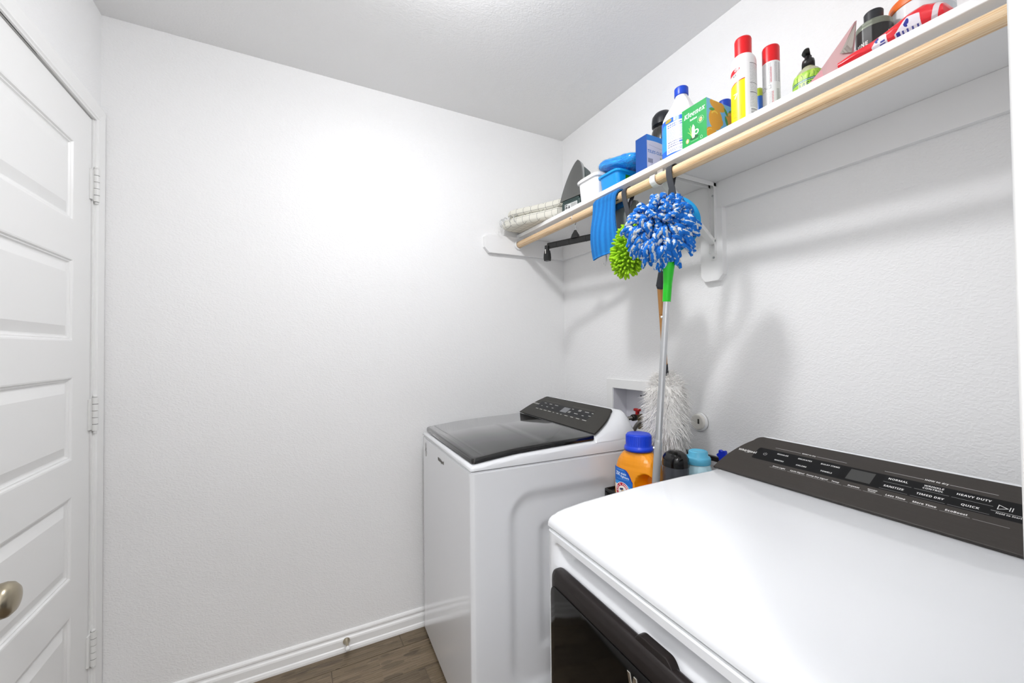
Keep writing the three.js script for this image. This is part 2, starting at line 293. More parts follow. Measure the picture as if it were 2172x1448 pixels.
// control panel: plate on the sloping face; x of the outline = -a, y = distance up the slope
function slopePlate(outline, thick, P0, P1, bevel) {
  const g = prism(outline, thick, bevel), p = g.attributes.position, L = Math.hypot(P1[0] - P0[0], P1[1] - P0[1]), s = [(P1[0] - P0[0]) / L, (P1[1] - P0[1]) / L];
  for (let i = 0; i < p.count; i++) { const x = p.getX(i), t = p.getY(i), d = p.getZ(i); p.setXYZ(i, P0[0] + s[0] * t - s[1] * d, P0[1] + s[1] * t + s[0] * d, x); }
  g.computeVertexNormals(); return g;
}
function plateShape(a0, a1, L, tuck, r) {        // trapezoid with slightly hollow sides and round upper corners
  const s = new THREE.Shape(); s.moveTo(-a1, 0); s.lineTo(-a0, 0); s.quadraticCurveTo(-(a0 + tuck * 0.1), L * 0.55, -(a0 + tuck - r * 0.2), L - r); s.quadraticCurveTo(-(a0 + tuck), L, -(a0 + tuck + r), L);
  s.lineTo(-(a1 - tuck - r), L); s.quadraticCurveTo(-(a1 - tuck), L, -(a1 - tuck + r * 0.2), L - r); s.quadraticCurveTo(-(a1 - tuck * 0.1), L * 0.55, -a1, 0); return s;
}
function plateUV(g, a0, a1, L) { const u = g.attributes.uv; for (let i = 0; i < u.count; i++) u.setXY(i, (u.getX(i) + a1) / (a1 - a0), u.getY(i) / L); return g; }
M.panelSteel = (map) => (map.wrapS = map.wrapT = THREE.ClampToEdgeWrapping, map) && phys({ map, roughness: 0.4, metalness: 0.1, specularIntensity: 0.55 });
M.glassBlack = phys({ color: 0x050505, roughness: 0.06, specularIntensity: 0.7 });
M.lidGlass = phys({ color: 0x2a2c2c, roughness: 0.1, clearcoat: 1, clearcoatRoughness: 0.05 });
M.lidRim = phys({ color: 0x0d0d0d, roughness: 0.14, clearcoat: 0.6, clearcoatRoughness: 0.08 });
M.doorFrame = phys({ color: 0x1d1817, roughness: 0.38, specularIntensity: 0.6 });
const rows = (a, b, n) => Array.from({ length: n }, (_, i) => lerp(a, b, i / (n - 1)));
const bold = await new FontLoader().loadAsync('fonts/droid/droid_sans_bold.typeface.json');

function drawDryerPanel(c, w, h, a0, a1, L) {
  const k = w / (a1 - a0), X = (a) => (a1 - a) * k, Y = (t) => h - t / L * h, px = (m) => m * k;
  c.fillStyle = '#403c39'; c.fillRect(0, 0, w, h);
  for (let i = 0; i < 900; i++) { c.fillStyle = `rgba(${rnd() < 0.5 ? '255,250,240' : '0,0,0'},${rr(0.01, 0.03)})`; c.fillRect(rr(-200, w), rr(0, h), rr(80, 500), 1); }
  c.fillStyle = '#0b0c0e'; c.beginPath(); c.roundRect(X(0.612), Y(0.1085), px(0.612 - 0.115), px(0.1085 - 0.0625), px(0.006)); c.fill();
  c.fillStyle = '#050506'; c.fillRect(X(0.415), Y(0.1085), px(0.075), px(0.046));
  c.fillStyle = '#4a4a49'; c.fillRect(X(0.4005), Y(0.104), px(0.0445), px(0.0345));
  c.fillStyle = '#f2f2f0'; c.strokeStyle = '#dcdcda'; c.textAlign = 'center'; c.textBaseline = 'middle';
  const text = (s, a, t, m, wt = 'bold', fam = 'sans-serif') => { c.font = `${wt} ${px(m)}px ${fam}`; c.fillText(s, X(a * 0.968), Y(t * 0.968)); };
  text('Whirlpool', 0.6545, 0.0885, 0.0108);
  c.lineWidth = px(0.0006); c.beginPath(); c.ellipse(X(0.650 * 0.968), Y(0.0838), px(0.0105), px(0.0048), -0.2, 0.5, 5.4); c.stroke();
  c.lineWidth = px(0.0009); c.beginPath(); c.arc(X(0.606 * 0.968), Y(0.0885), px(0.0042), -1.0, 4.15); c.moveTo(X(0.606 * 0.968), Y(0.0885) - px(0.006)); c.lineTo(X(0.606 * 0.968), Y(0.0885)); c.stroke();
  text('WHAT to dry', 0.511, 0.122, 0.0052); text('HOW to dry', 0.275, 0.1225, 0.0062);
  const rule = (p, q, t) => { c.lineWidth = px(0.0007); c.beginPath(); c.moveTo(X(p * 0.968), Y(t * 0.968)); c.lineTo(X(q * 0.968), Y(t * 0.968)); c.stroke(); };
  rule(0.594, 0.530, 0.1222); rule(0.493, 0.429, 0.1222); rule(0.358, 0.294, 0.1222); rule(0.256, 0.192, 0.1222);
  for (const [s, a, t] of [['REGULAR', 0.565, 0.102], ['DELICATES', 0.511, 0.102], ['BULKY ITEMS', 0.455, 0.102], ['WHITES', 0.563, 0.079], ['COLORS', 0.509, 0.079], ['TOWELS', 0.454, 0.079], ['SANITIZE', 0.329, 0.0805], ['TIMED DRY', 0.273, 0.0805], ['QUICK', 0.218, 0.079], ['NORMAL', 0.329, 0.103], ['HEAVY DUTY', 0.219, 0.103]]) text(s, a, t, a < 0.4 ? 0.0074 : 0.0062);
  text('WRINKLE', 0.274, 0.1062, 0.0064); text('CONTROL', 0.274, 0.0992, 0.0064);
  for (const [s, a] of [['Drum Light', 0.551], ['Cycle Signal', 0.507], ['Damp Dry Signal', 0.463], ['Temp', 0.425], ['Dryness', 0.390], ['Less Time', 0.318], ['More Time', 0.274], ['EcoBoost', 0.230]]) text(s, a, 0.056, a < 0.33 ? 0.0066 : 0.0056);
  text('Wrinkle', 0.357, 0.0592, 0.0044); text('Shield', 0.357, 0.0545, 0.0044);
  c.strokeStyle = 'rgba(210,210,208,0.8)';
  for (const [p, q] of [[0.572, 0.531], [0.528, 0.487], [0.484, 0.443], [0.440, 0.411], [0.408, 0.374], [0.371, 0.338], [0.335, 0.297], [0.294, 0.254], [0.251, 0.211], [0.208, 0.164]]) rule(p, q, 0.0505);
  for (const [p, q] of [[0.350, 0.304], [0.300, 0.249], [0.246, 0.192]]) { rule(p, q, 0.092); rule(p, q, 0.0705); }
  c.lineWidth = px(0.0011); c.strokeStyle = '#f2f2f0'; c.beginPath(); const ax = X(0.178 * 0.968), ay = Y(0.0905); c.moveTo(ax - px(0.008), ay - px(0.0055)); c.lineTo(ax + px(0.003), ay); c.lineTo(ax - px(0.008), ay + px(0.0055)); c.closePath(); c.moveTo(ax + px(0.0055), ay - px(0.005)); c.lineTo(ax + px(0.0055), ay + px(0.005)); c.moveTo(ax + px(0.0085), ay - px(0.005)); c.lineTo(ax + px(0.0085), ay + px(0.005)); c.stroke();
  rule(0.193, 0.150, 0.0825); text('Hold to Start', 0.171, 0.0785, 0.0048);
}
function drawWasherPanel(c, w, h, a0, a1, L) {
  const k = w / (a1 - a0), X = (a) => (a1 - a * 0.968) * k, Y = (t) => h - t * 0.968 / L * h, px = (m) => m * k;
  c.fillStyle = '#35332f'; c.fillRect(0, 0, w, h);
  c.fillStyle = '#1b1c1f'; c.beginPath(); c.roundRect(X(0.585), Y(0.110), px(0.43), px(0.05), px(0.005)); c.fill();
  c.fillStyle = '#85878a'; c.fillRect(X(0.366), Y(0.104), px(0.05), px(0.034));
  c.fillStyle = '#e2e2de'; c.textAlign = 'center'; c.textBaseline = 'middle'; c.font = `bold ${px(0.0125)}px sans-serif`; c.fillText('Whirlpool', X(0.612), Y(0.087));
  c.fillStyle = 'rgba(222,222,216,0.85)';
  const bar = (a, t, m, q = 0.0034) => c.fillRect(X(a) - px(m / 2), Y(t) - px(q / 2), px(m), px(q));
  for (const [a, m] of [[0.540, 0.02], [0.490, 0.024], [0.437, 0.028]]) bar(a, 0.103, m);
  for (const [a, m] of [[0.545, 0.012], [0.493, 0.016], [0.442, 0.016]]) bar(a, 0.08, m);
  for (const [a, m] of [[0.296, 0.014], [0.190, 0.028], [0.150, 0.012]]) bar(a, 0.103, m);
  bar(0.242, 0.106, 0.02); bar(0.242, 0.1, 0.02); bar(0.298, 0.084, 0.018); bar(0.298, 0.078, 0.018); bar(0.245, 0.08, 0.026); bar(0.192, 0.078, 0.014); bar(0.150, 0.084, 0.016);
  for (const [a, m] of [[0.555, 0.024], [0.515, 0.024], [0.475, 0.026], [0.435, 0.026], [0.398, 0.01], [0.362, 0.014], [0.332, 0.01], [0.29, 0.024], [0.245, 0.02], [0.2, 0.024], [0.152, 0.028]]) bar(a, 0.054, m);
  c.fillStyle = 'rgba(200,200,195,0.55)'; for (const [p, q] of [[0.562, 0.43], [0.318, 0.16]]) c.fillRect(X(p), Y(0.1205), px(p - q), px(0.0007));
}

// ---- washer
{
  const W = 0.645, D = 0.66, t = thing('washing_machine', 'white top-loading washing machine with dark glass lid beside the back wall', 'washing machine', [0.489, 0, 1.212], -2.2 * Math.PI / 180);
  const sd = (b, y, in0) => { const x0 = 0.125 + in0, x1 = 0.60 - in0, y1 = 0.795 - in0, y0 = 0.13 + in0, r = Math.max(0.03, 0.095 - in0 * 0.6), cx = (x0 + x1) / 2, cy = (y0 + y1) / 2, qx = Math.abs(b - cx) - (x1 - x0) / 2 + r, qy = Math.abs(y - cy) - (y1 - y0) / 2 + r; return Math.min(Math.max(qx, qy), 0) + Math.hypot(Math.max(qx, 0), Math.max(qy, 0)) - r; };
  mesh('cabinet', cabinet(W, D, 0.028, 0.879, 0.014, [0.028, 0.032, ...rows(0.06, 0.84, 70), 0.86, 0.874, 0.8755, 0.879], (side, s, y) => side === 'right' ? 0.0085 * smooth(0, -0.035, sd(s, y, 0)) + 0.007 * smooth(0, -0.03, sd(s, y, 0.115)) : 0), M.enamel, t);
  mesh('seam', bx(D - 0.03, 0.02, W - 0.03, D / 2, 0.88, -W / 2, 0), M.rubber, t);
  for (const [b, a] of [[0.06, 0.06], [0.06, W - 0.06], [D - 0.06, 0.06], [D - 0.06, W - 0.06]]) mesh('foot', cyl(0.018, 0.022, 0.03, 20).translate(b, 0.015, -a), M.rubber, t);
  const top = table([[0, 0.890], [0.006, 0.896], [0.03, 0.900], [0.165, 0.914], [0.36, 0.922], [0.455, 0.925], [0.66, 0.929]]);
  mesh('top_panel', cover(W, [[0, 0.889, 0.004], [0.002, 0.893, 0.002], [0.006, 0.896, 0.0005], ...rows(0.012, 0.64, 20).map((b) => [b, top(b)]), [0.66, 0.929], [0.668, 0.924, 0.002]], 0.883, 0.012), M.enamel, t);
  // lid: curved dark glass in a black rim
  const lid = (lo, hi, b0, b1, dy, y0) => { const st = [[0, 0.012], [0.0012, 0.008], [0.004, 0.0035], [0.009, 0.0008], ...rows(0.016, b1 - b0, 16).map((d) => [d, 0])]; return loft(st.map(([d, ins]) => { const b = b0 + d, yt = top(b) + dy - ins * 0.25, yb = top(b) + y0, A = lo + ins, B = hi - ins, q = 0.004; return [[b, yb, -A], [b, yt - q, -A], [b, yt - q * 0.3, -(A + q * 0.3)], [b, yt, -(A + q)], [b, yt, -(B - q)], [b, yt - q * 0.3, -(B - q * 0.3)], [b, yt - q, -B], [b, yb, -B]]; }), { crease: 0.5 }); };
  const lidPart = mesh('lid', lid(0.018, W - 0.018, 0.012, 0.488, 0.021, 0.004), M.lidRim, t); tag(lidPart, 'dark grey glass lid with black rim');
  mesh('glass', lid(0.026, W - 0.026, 0.045, 0.482, 0.0222, 0.012), M.lidGlass, lidPart);
  mesh('lip', lid(0.026, W - 0.026, 0.018, 0.0435, 0.0218, 0.012), M.lidGlass, lidPart);
  const P0 = [0.495, 0.9465], P1 = [0.624, 1.0215], L = Math.hypot(P1[0] - P0[0], P1[1] - P0[1]);
  mesh('console', consoleBody(0.001, W - 0.001, [[0.486, 0.922], [0.488, 0.934], [0.496, 0.9425], [0.622, 1.0165], [0.632, 1.0245], [0.645, 1.0245], [0.66, 1.012], [0.672, 0.98], [0.672, 0.922]], 0.922, 0.062), M.enamel, t);
  const a0 = 0.022, a1 = W - 0.006;
  mesh('control_panel', plateUV(slopePlate(plateShape(a0, a1, L, 0.048, 0.018), 0.004, P0, P1, 0.0015), a0, a1, L), M.panelSteel(canvasTexture(2048, 512, (c, w, h) => drawWasherPanel(c, w, h, a0, a1, L))), t).userData.label = 'dark sloping control panel with small white print';
  // badge and sticker on the front
  const badge = mesh('badge', (() => { const g = new TextGeometry('Whirlpool', { font: bold, size: 0.0125, depth: 0.001, curveSegments: 4 }); g.computeBoundingBox(); const w = g.boundingBox.max.x; return g.translate(-w / 2, 0, 0).rotateY(-Math.PI / 2).translate(-0.0002, 0.829, -0.345); })(), std({ color: 0x77746e, roughness: 0.3, metalness: 0.8 }), t);
  badge.userData.label = 'small grey brand lettering';
  const oval = new THREE.Shape(); oval.absellipse(0, 0, 0.0155, 0.030, 0, Math.PI * 2);
  const og = new THREE.ExtrudeGeometry(oval, { depth: 0.0008, bevelEnabled: false, curveSegments: 24 }), ouv = og.attributes.uv; for (let i = 0; i < ouv.count; i++) ouv.setXY(i, ouv.getX(i) / 0.031 + 0.5, ouv.getY(i) / 0.06 + 0.5);
  mesh('sticker', og.rotateY(-Math.PI / 2).translate(-0.0002, 0.828, -0.583), std({ roughness: 0.5, map: canvasTexture(128, 256, (c, w, h) => { c.fillStyle = '#d4d4d3'; c.fillRect(0, 0, w, h); c.strokeStyle = '#77777a'; c.lineWidth = 7; c.beginPath(); c.ellipse(64, 128, 57, 120, 0, 0, 7); c.stroke(); c.fillStyle = '#85868a'; c.fillRect(22, 92, 84, 14); c.fillRect(22, 150, 84, 14); c.fillStyle = '#6c6d70'; c.fillRect(34, 112, 60, 32); c.lineWidth = 8; c.beginPath(); c.arc(64, 52, 24, 0, 7); c.stroke(); c.beginPath(); c.arc(64, 206, 24, 0, 7); c.stroke(); }) }), t).userData.label = 'oval grey sticker';
}
// ---- dryer
{
  const A0 = 0.03, Wd = 0.685 - A0, D = 0.69, t = thing('clothes_dryer', 'white front-loading clothes dryer with black door and dark control panel', 'dryer', [0.460, 0, 0.087 + A0], -2.5 * Math.PI / 180);
  const W = Wd, sh = A0;          // panel drawings were measured from sh further right
  const scoop = table([[0.70, 0.004], [0.79, 0.006], [0.812, 0.012], [0.826, 0.026], [0.838, 0.040], [0.849, 0.045], [0.8545, 0.036], [0.858, 0.003], [0.860, 0]]);
  mesh('cabinet', cabinet(W, D, 0.028, 0.879, 0.013, [0.028, 0.032, 0.1, 0.3, 0.5, 0.68, ...rows(0.70, 0.87, 40), 0.874, 0.8755, 0.879], (side, s, y) => side === 'front' ? scoop(y) * smooth(0.03, 0.066, s) * smooth(W - 0.03, W - 0.066, s) : 0), M.enamel, t);
  mesh('seam', bx(D - 0.03, 0.02, W - 0.03, D / 2, 0.88, -W / 2, 0), M.rubber, t);
  for (const [b, a] of [[0.06, 0.06], [0.06, W - 0.06], [D - 0.06, 0.06], [D - 0.06, W - 0.06]]) mesh('foot', cyl(0.018, 0.022, 0.03, 20).translate(b, 0.015, -a), M.rubber, t);
  const top = table([[0, 0.889], [0.002, 0.897], [0.008, 0.905], [0.02, 0.912], [0.04, 0.917], [0.1, 0.924], [0.25, 0.933], [0.39, 0.937], [0.7, 0.937]]);
  mesh('top_panel', cover(W, [[0, 0.8875, 0.005], [0.001, 0.893, 0.003], [0.004, 0.9005, 0.0012], [0.008, 0.905, 0.0004], [0.014, 0.909], [0.02, 0.912], [0.03, 0.915], [0.04, 0.917], [0.06, 0.9196], ...rows(0.09, 0.66, 22).map((b) => [b, top(b)]), [0.69, 0.937], [0.697, 0.93, 0.002]], 0.883, 0.02), M.enamel, t);
  const P0 = [0.528, 0.9385], P1 = [0.658, 1.0155], L = Math.hypot(P1[0] - P0[0], P1[1] - P0[1]);
  mesh('console', consoleBody(0.001, W - 0.001, [[0.519, 0.931], [0.521, 0.933], [0.529, 0.9345], [0.656, 1.0105], [0.666, 1.0185], [0.679, 1.0185], [0.692, 1.007], [0.702, 0.975], [0.702, 0.931]], 0.931, 0.062), M.enamel, t);
  const a0 = 0.012, a1 = W - 0.002;
  mesh('control_panel', plateUV(slopePlate(plateShape(a0, a1, L, 0.044, 0.02), 0.004, P0, P1, 0.0015), a0, a1, L), M.panelSteel(canvasTexture(2048, 512, (c, w, h) => drawDryerPanel(c, w, h, a0 + sh, a1 + sh, L))), t).userData.label = 'dark sloping control panel with white print and black touch strip';
  // door: dark frame, black glass, handle, lettering
  const place = (g) => { const p = g.attributes.position; for (let i = 0; i < p.count; i++) { const x = p.getX(i), y = p.getY(i), d = p.getZ(i); p.setXYZ(i, -d, y, -x); } g.computeVertexNormals(); return toCreasedNormals(g, 0.5); };
  const e1 = W - 0.036, e0 = 0.03;
  const door = mesh('door', place(prism(roundRect(e0, 0.20, e1, 0.816, 0.03), 0.008, 0.012, { bevelThickness: 0.011, bevelSize: 0.024, bevelOffset: -0.024, bevelSegments: 6 }).translate(0, 0, -0.002)), M.doorFrame, t); door.userData.label = 'black door with glossy glass and raised lettering';
  mesh('glass', place(prism(roundRect(e0 + 0.004, 0.222, e1 - 0.011, 0.784, 0.02), 0.004, 0.0015).translate(0, 0, 0.0145)), M.glassBlack, door);
  const hs = new THREE.Shape(); hs.moveTo(0.295, 0.805); hs.lineTo(0.385, 0.805); hs.bezierCurveTo(0.378, 0.813, 0.375, 0.8265, 0.363, 0.8265); hs.lineTo(0.317, 0.8265); hs.bezierCurveTo(0.305, 0.8265, 0.302, 0.813, 0.295, 0.805);
  mesh('handle', place(prism(hs, 0.010, 0.003).translate(-0.005, 0, -0.006)), M.doorFrame, door);
  const tg = new TextGeometry('Whirlpool', { font: bold, size: 0.026, depth: 0.0016, curveSegments: 6, bevelEnabled: true, bevelSize: 0.0008, bevelThickness: 0.0008, bevelSegments: 2 });
  mesh('lettering', tg.rotateY(-Math.PI / 2).translate(-0.0198, 0.744, 0), M.chrome, door).position.set(0, 0, -0.372);
}
// ---------------------------------------------------------------- shelf, rod, bracket
const SY = 1.868;                                         // top of the shelf board
const paint = M.shelf;
{
  const t = thing('wall_shelf', 'long white shelf board on cleats high on the right wall', 'shelf', [1.187, 1.85, 0.97]);
  const L = (a, b, r) => span([a[0] - 1.187, a[1] - 1.85, a[2] - 0.97], [b[0] - 1.187, b[1] - 1.85, b[2] - 0.97], r);
  mesh('board', L([1.037, 1.85, UF], [VB, SY, UA], 0.002), paint, t);
  mesh('wall_cleat', L([1.318, 1.757, UF], [VB, 1.85, 1.883], 0.0015), paint, t);
  const s = new THREE.Shape([[0.843, 1.783], [0.868, 1.757], [VB, 1.757], [VB, 1.85], [0.863, 1.85], [0.843, 1.836]].map(([a, b]) => new THREE.Vector2(a - 1.187, b - 1.85)));
  mesh('end_cleat', prism(s, 0.02, 0.0015).translate(0, 0, -(1.903 - 0.97)), paint, t);
  const k = new THREE.Shape([[0.917, 1.757], [0.917, 1.523], [0.936, 1.503], [0.988, 1.503], [1.005, 1.523], [1.005, 1.757]].map(([a, b]) => new THREE.Vector2(-(a - 0.97), b - 1.85)));
  mesh('backing_board', prism(k, 0.02, 0.0015).rotateY(-Math.PI / 2).translate(VB - 1.187, 0, 0), paint, t);
}
{
  const wood = canvasTexture(256, 2048, (c, w, h) => {
    c.fillStyle = '#e9cba2'; c.fillRect(0, 0, w, h);
    for (let i = 0; i < 520; i++) { const x = rr(0, w), y = rr(-300, h), l = rr(150, 900), d = rnd(); c.strokeStyle = d < 0.45 ? `rgba(250,232,204,${rr(0.2, 0.6)})` : d < 0.86 ? `rgba(204,152,96,${rr(0.14, 0.45)})` : `rgba(150,98,52,${rr(0.3, 0.65)})`; c.lineWidth = rr(0.6, d < 0.9 ? 5 : 2); c.beginPath(); c.moveTo(x, y); c.bezierCurveTo(x + rr(-8, 8), y + l / 3, x + rr(-8, 8), y + l * 0.7, x + rr(-10, 10), y + l); c.stroke(); }
    for (let i = 0; i < 70; i++) { const x = rr(0, w), y = rr(0, h); c.strokeStyle = `rgba(120,76,38,${rr(0.3, 0.7)})`; c.lineWidth = rr(0.7, 1.8); c.beginPath(); c.moveTo(x, y); c.lineTo(x + rr(-2, 2), y + rr(15, 90)); c.stroke(); }
    for (const [x, y] of [[70, 640], [190, 1500]]) { c.fillStyle = 'rgba(110,62,30,0.85)'; c.beginPath(); c.ellipse(x, y, 4, 12, 0, 0, 7); c.fill(); }
  });
  const t = thing('closet_rod', 'round pale pine rod under the front edge of the shelf', 'rod', [1.037, 1.811, 0.97]);
  mesh('rod', cyl(0.0165, 0.0165, 1.846, 40).rotateX(Math.PI / 2), std({ map: wood, roughness: 0.5 }), t);
  mesh('socket', lathe([[0.018, 0], [0.0255, 0], [0.0255, 0.008], [0.023, 0.012], [0.018, 0.0125]], 40).rotateX(Math.PI / 2).translate(0, 0, -0.913), M.whitePlastic, t);
}
{
  const U = 0.95, t = thing('shelf_bracket', 'white metal shelf and rod bracket on the backing board', 'bracket', [1.318, 1.52, U]);
  const q = (v, y, u) => new THREE.Vector3(v - 1.318, y - 1.52, -(u - U));
  const B = (a, b, r = 0.001) => { const A = q(...a), C = q(...b); return bx(Math.abs(C.x - A.x), Math.abs(C.y - A.y), Math.abs(C.z - A.z), (A.x + C.x) / 2, (A.y + C.y) / 2, (A.z + C.z) / 2, r); };
  mesh('wall_leg', join(B([1.314, 1.575, 0.939], [1.318, 1.848, 0.961]), B([1.304, 1.60, 0.9385], [1.318, 1.848, 0.9405]), B([1.304, 1.60, 0.9595], [1.318, 1.848, 0.9615])), M.whitePlastic, t);
  mesh('top_arm', join(B([1.055, 1.846, 0.939], [1.318, 1.8495, 0.961]), B([1.06, 1.834, 0.9385], [1.318, 1.8495, 0.9405]), B([1.06, 1.834, 0.9595], [1.318, 1.8495, 0.9615]), B([1.052, 1.826, 0.939], [1.056, 1.8495, 0.961])), M.whitePlastic, t);
  const bar = (p0, p1, w, th) => { const d = new THREE.Vector3().subVectors(p1, p0), g = bx(d.length(), th, w, 0, 0, 0, 0.0008); return g.applyQuaternion(new THREE.Quaternion().setFromUnitVectors(new THREE.Vector3(1, 0, 0), d.clone().normalize())).translate((p0.x + p1.x) / 2, (p0.y + p1.y) / 2, (p0.z + p1.z) / 2); };
  mesh('brace', join(bar(q(1.308, 1.632, 0.95), q(1.064, 1.812, 0.95), 0.022, 0.004), bar(q(1.308, 1.638, 0.9395), q(1.064, 1.818, 0.9395), 0.002, 0.012), bar(q(1.308, 1.638, 0.9605), q(1.064, 1.818, 0.9605), 0.002, 0.012)), M.whitePlastic, t);
  // hook under the rod
  const arc = []; for (let k = 0; k <= 14; k++) { const a = lerp(0.5, -Math.PI - 0.55, k / 14); arc.push([Math.cos(a) * 0.0195, Math.sin(a) * 0.0195]); }
  mesh('rod_hook', loft([[1.066, 1.818], ...arc.map(([x, y]) => [1.037 + x, 1.811 + y])].map(([v, y], i) => { const n = i === 0 ? [0.5, -0.9] : [(v - 1.037) / 0.0195, (y - 1.811) / 0.0195], o = 0.0028, c = q(v, y, U), hw = 0.0105; return [[c.x, c.y, c.z - hw], [c.x, c.y, c.z + hw], [c.x + n[0] * o, c.y + n[1] * o, c.z + hw], [c.x + n[0] * o, c.y + n[1] * o, c.z - hw]]; }), { crease: 0.5 }), M.whitePlastic, t);
  for (const y of [1.585, 1.805]) mesh('screw', cyl(0.004, 0.004, 0.002, 16).rotateZ(Math.PI / 2).translate(...q(1.3135, y, U).toArray()), M.steel, t);
  for (const v of [1.28, 1.12]) mesh('screw', cyl(0.0035, 0.0035, 0.0016, 16).translate(...q(v, 1.8455, U).toArray()), M.steel, t);
}
// ---------------------------------------------------------------- things hanging on the rod
// flat band through points, its width along the u axis
function ribbon(pts, w, th, rows_ = 40, dir = [0, 0, 1]) {
  const curve = new THREE.CatmullRomCurve3(pts, false, 'centripetal'), out = [];
  const D = new THREE.Vector3(...dir).normalize();
  for (let i = 0; i <= rows_; i++) { const c = curve.getPoint(i / rows_), n = new THREE.Vector3().crossVectors(curve.getTangent(i / rows_), D).normalize(); out.push([[-1, -1], [1, -1], [1, 1], [-1, 1]].map(([a, b]) => c.clone().addScaledVector(D, a * w / 2).addScaledVector(n, b * th / 2).toArray())); }
  return loft(out, { crease: 0.5 });
}
{
  const t = thing('clamp_hanger', 'black plastic clamp hanger with thin metal hook on the rod', 'hanger', [1.046, 1.722, 1.40], 0.379);
  // local z runs along the bar
  mesh('bar', join(bx(0.010, 0.024, 0.29, 0, 0, 0, 0.003), bx(0.013, 0.004, 0.285, 0, 0.0115, 0, 0.0015)), M.blackPlastic, t);
  for (const z of [-0.094, -0.03, 0.05, 0.1]) mesh('rib', bx(0.0125, 0.024, 0.0016, 0, 0, z, 0.0005), M.blackPlastic, t);
  mesh('neck', loft([[-0.002, 0.012, 0.017], [0.014, 0.009, 0.012], [0.028, 0.0045, 0.005], [0.032, 0.0035, 0.0035]].map(([y, a, b]) => [[-a, y + 0.012, -b], [a, y + 0.012, -b], [a, y + 0.012, b], [-a, y + 0.012, b]]), { crease: 0.4 }), M.blackPlastic, t);
  const hk = []; for (let k = 0; k <= 12; k++) { const a = lerp(-0.6, Math.PI + 0.5, k / 12); hk.push(new THREE.Vector3(-0.009 - Math.cos(a + Math.PI) * 0.0185, 0.089 + Math.sin(a) * 0.0185, 0)); }
  mesh('hook', tube([new THREE.Vector3(0, 0.04, 0), new THREE.Vector3(0.001, 0.052, 0.004), new THREE.Vector3(-0.004, 0.062, 0.002), ...hk.map((p) => p.clone().setX(-0.009 + (p.x + 0.009)))], 0.0016, 60, 8), M.steel, t);
  for (const z of [-0.143, 0.143]) {
    const c = mesh('clamp', join(bx(0.016, 0.03, 0.018, -0.006, -0.012, z, 0.004), loft([[-0.02, 0.008, 0.010], [-0.035, 0.010, 0.012], [-0.052, 0.0115, 0.0125], [-0.066, 0.0105, 0.011]].map(([y, a, b]) => [[-a - 0.004, y, z - b], [a - 0.004, y, z - b], [a - 0.004, y, z + b], [-a - 0.004, y, z + b]]), { crease: 0.4 })), M.blackPlastic, t);
    mesh('spring', bx(0.003, 0.02, 0.005, -0.0165, -0.026, z, 0.001), M.chrome, c);
  }
}
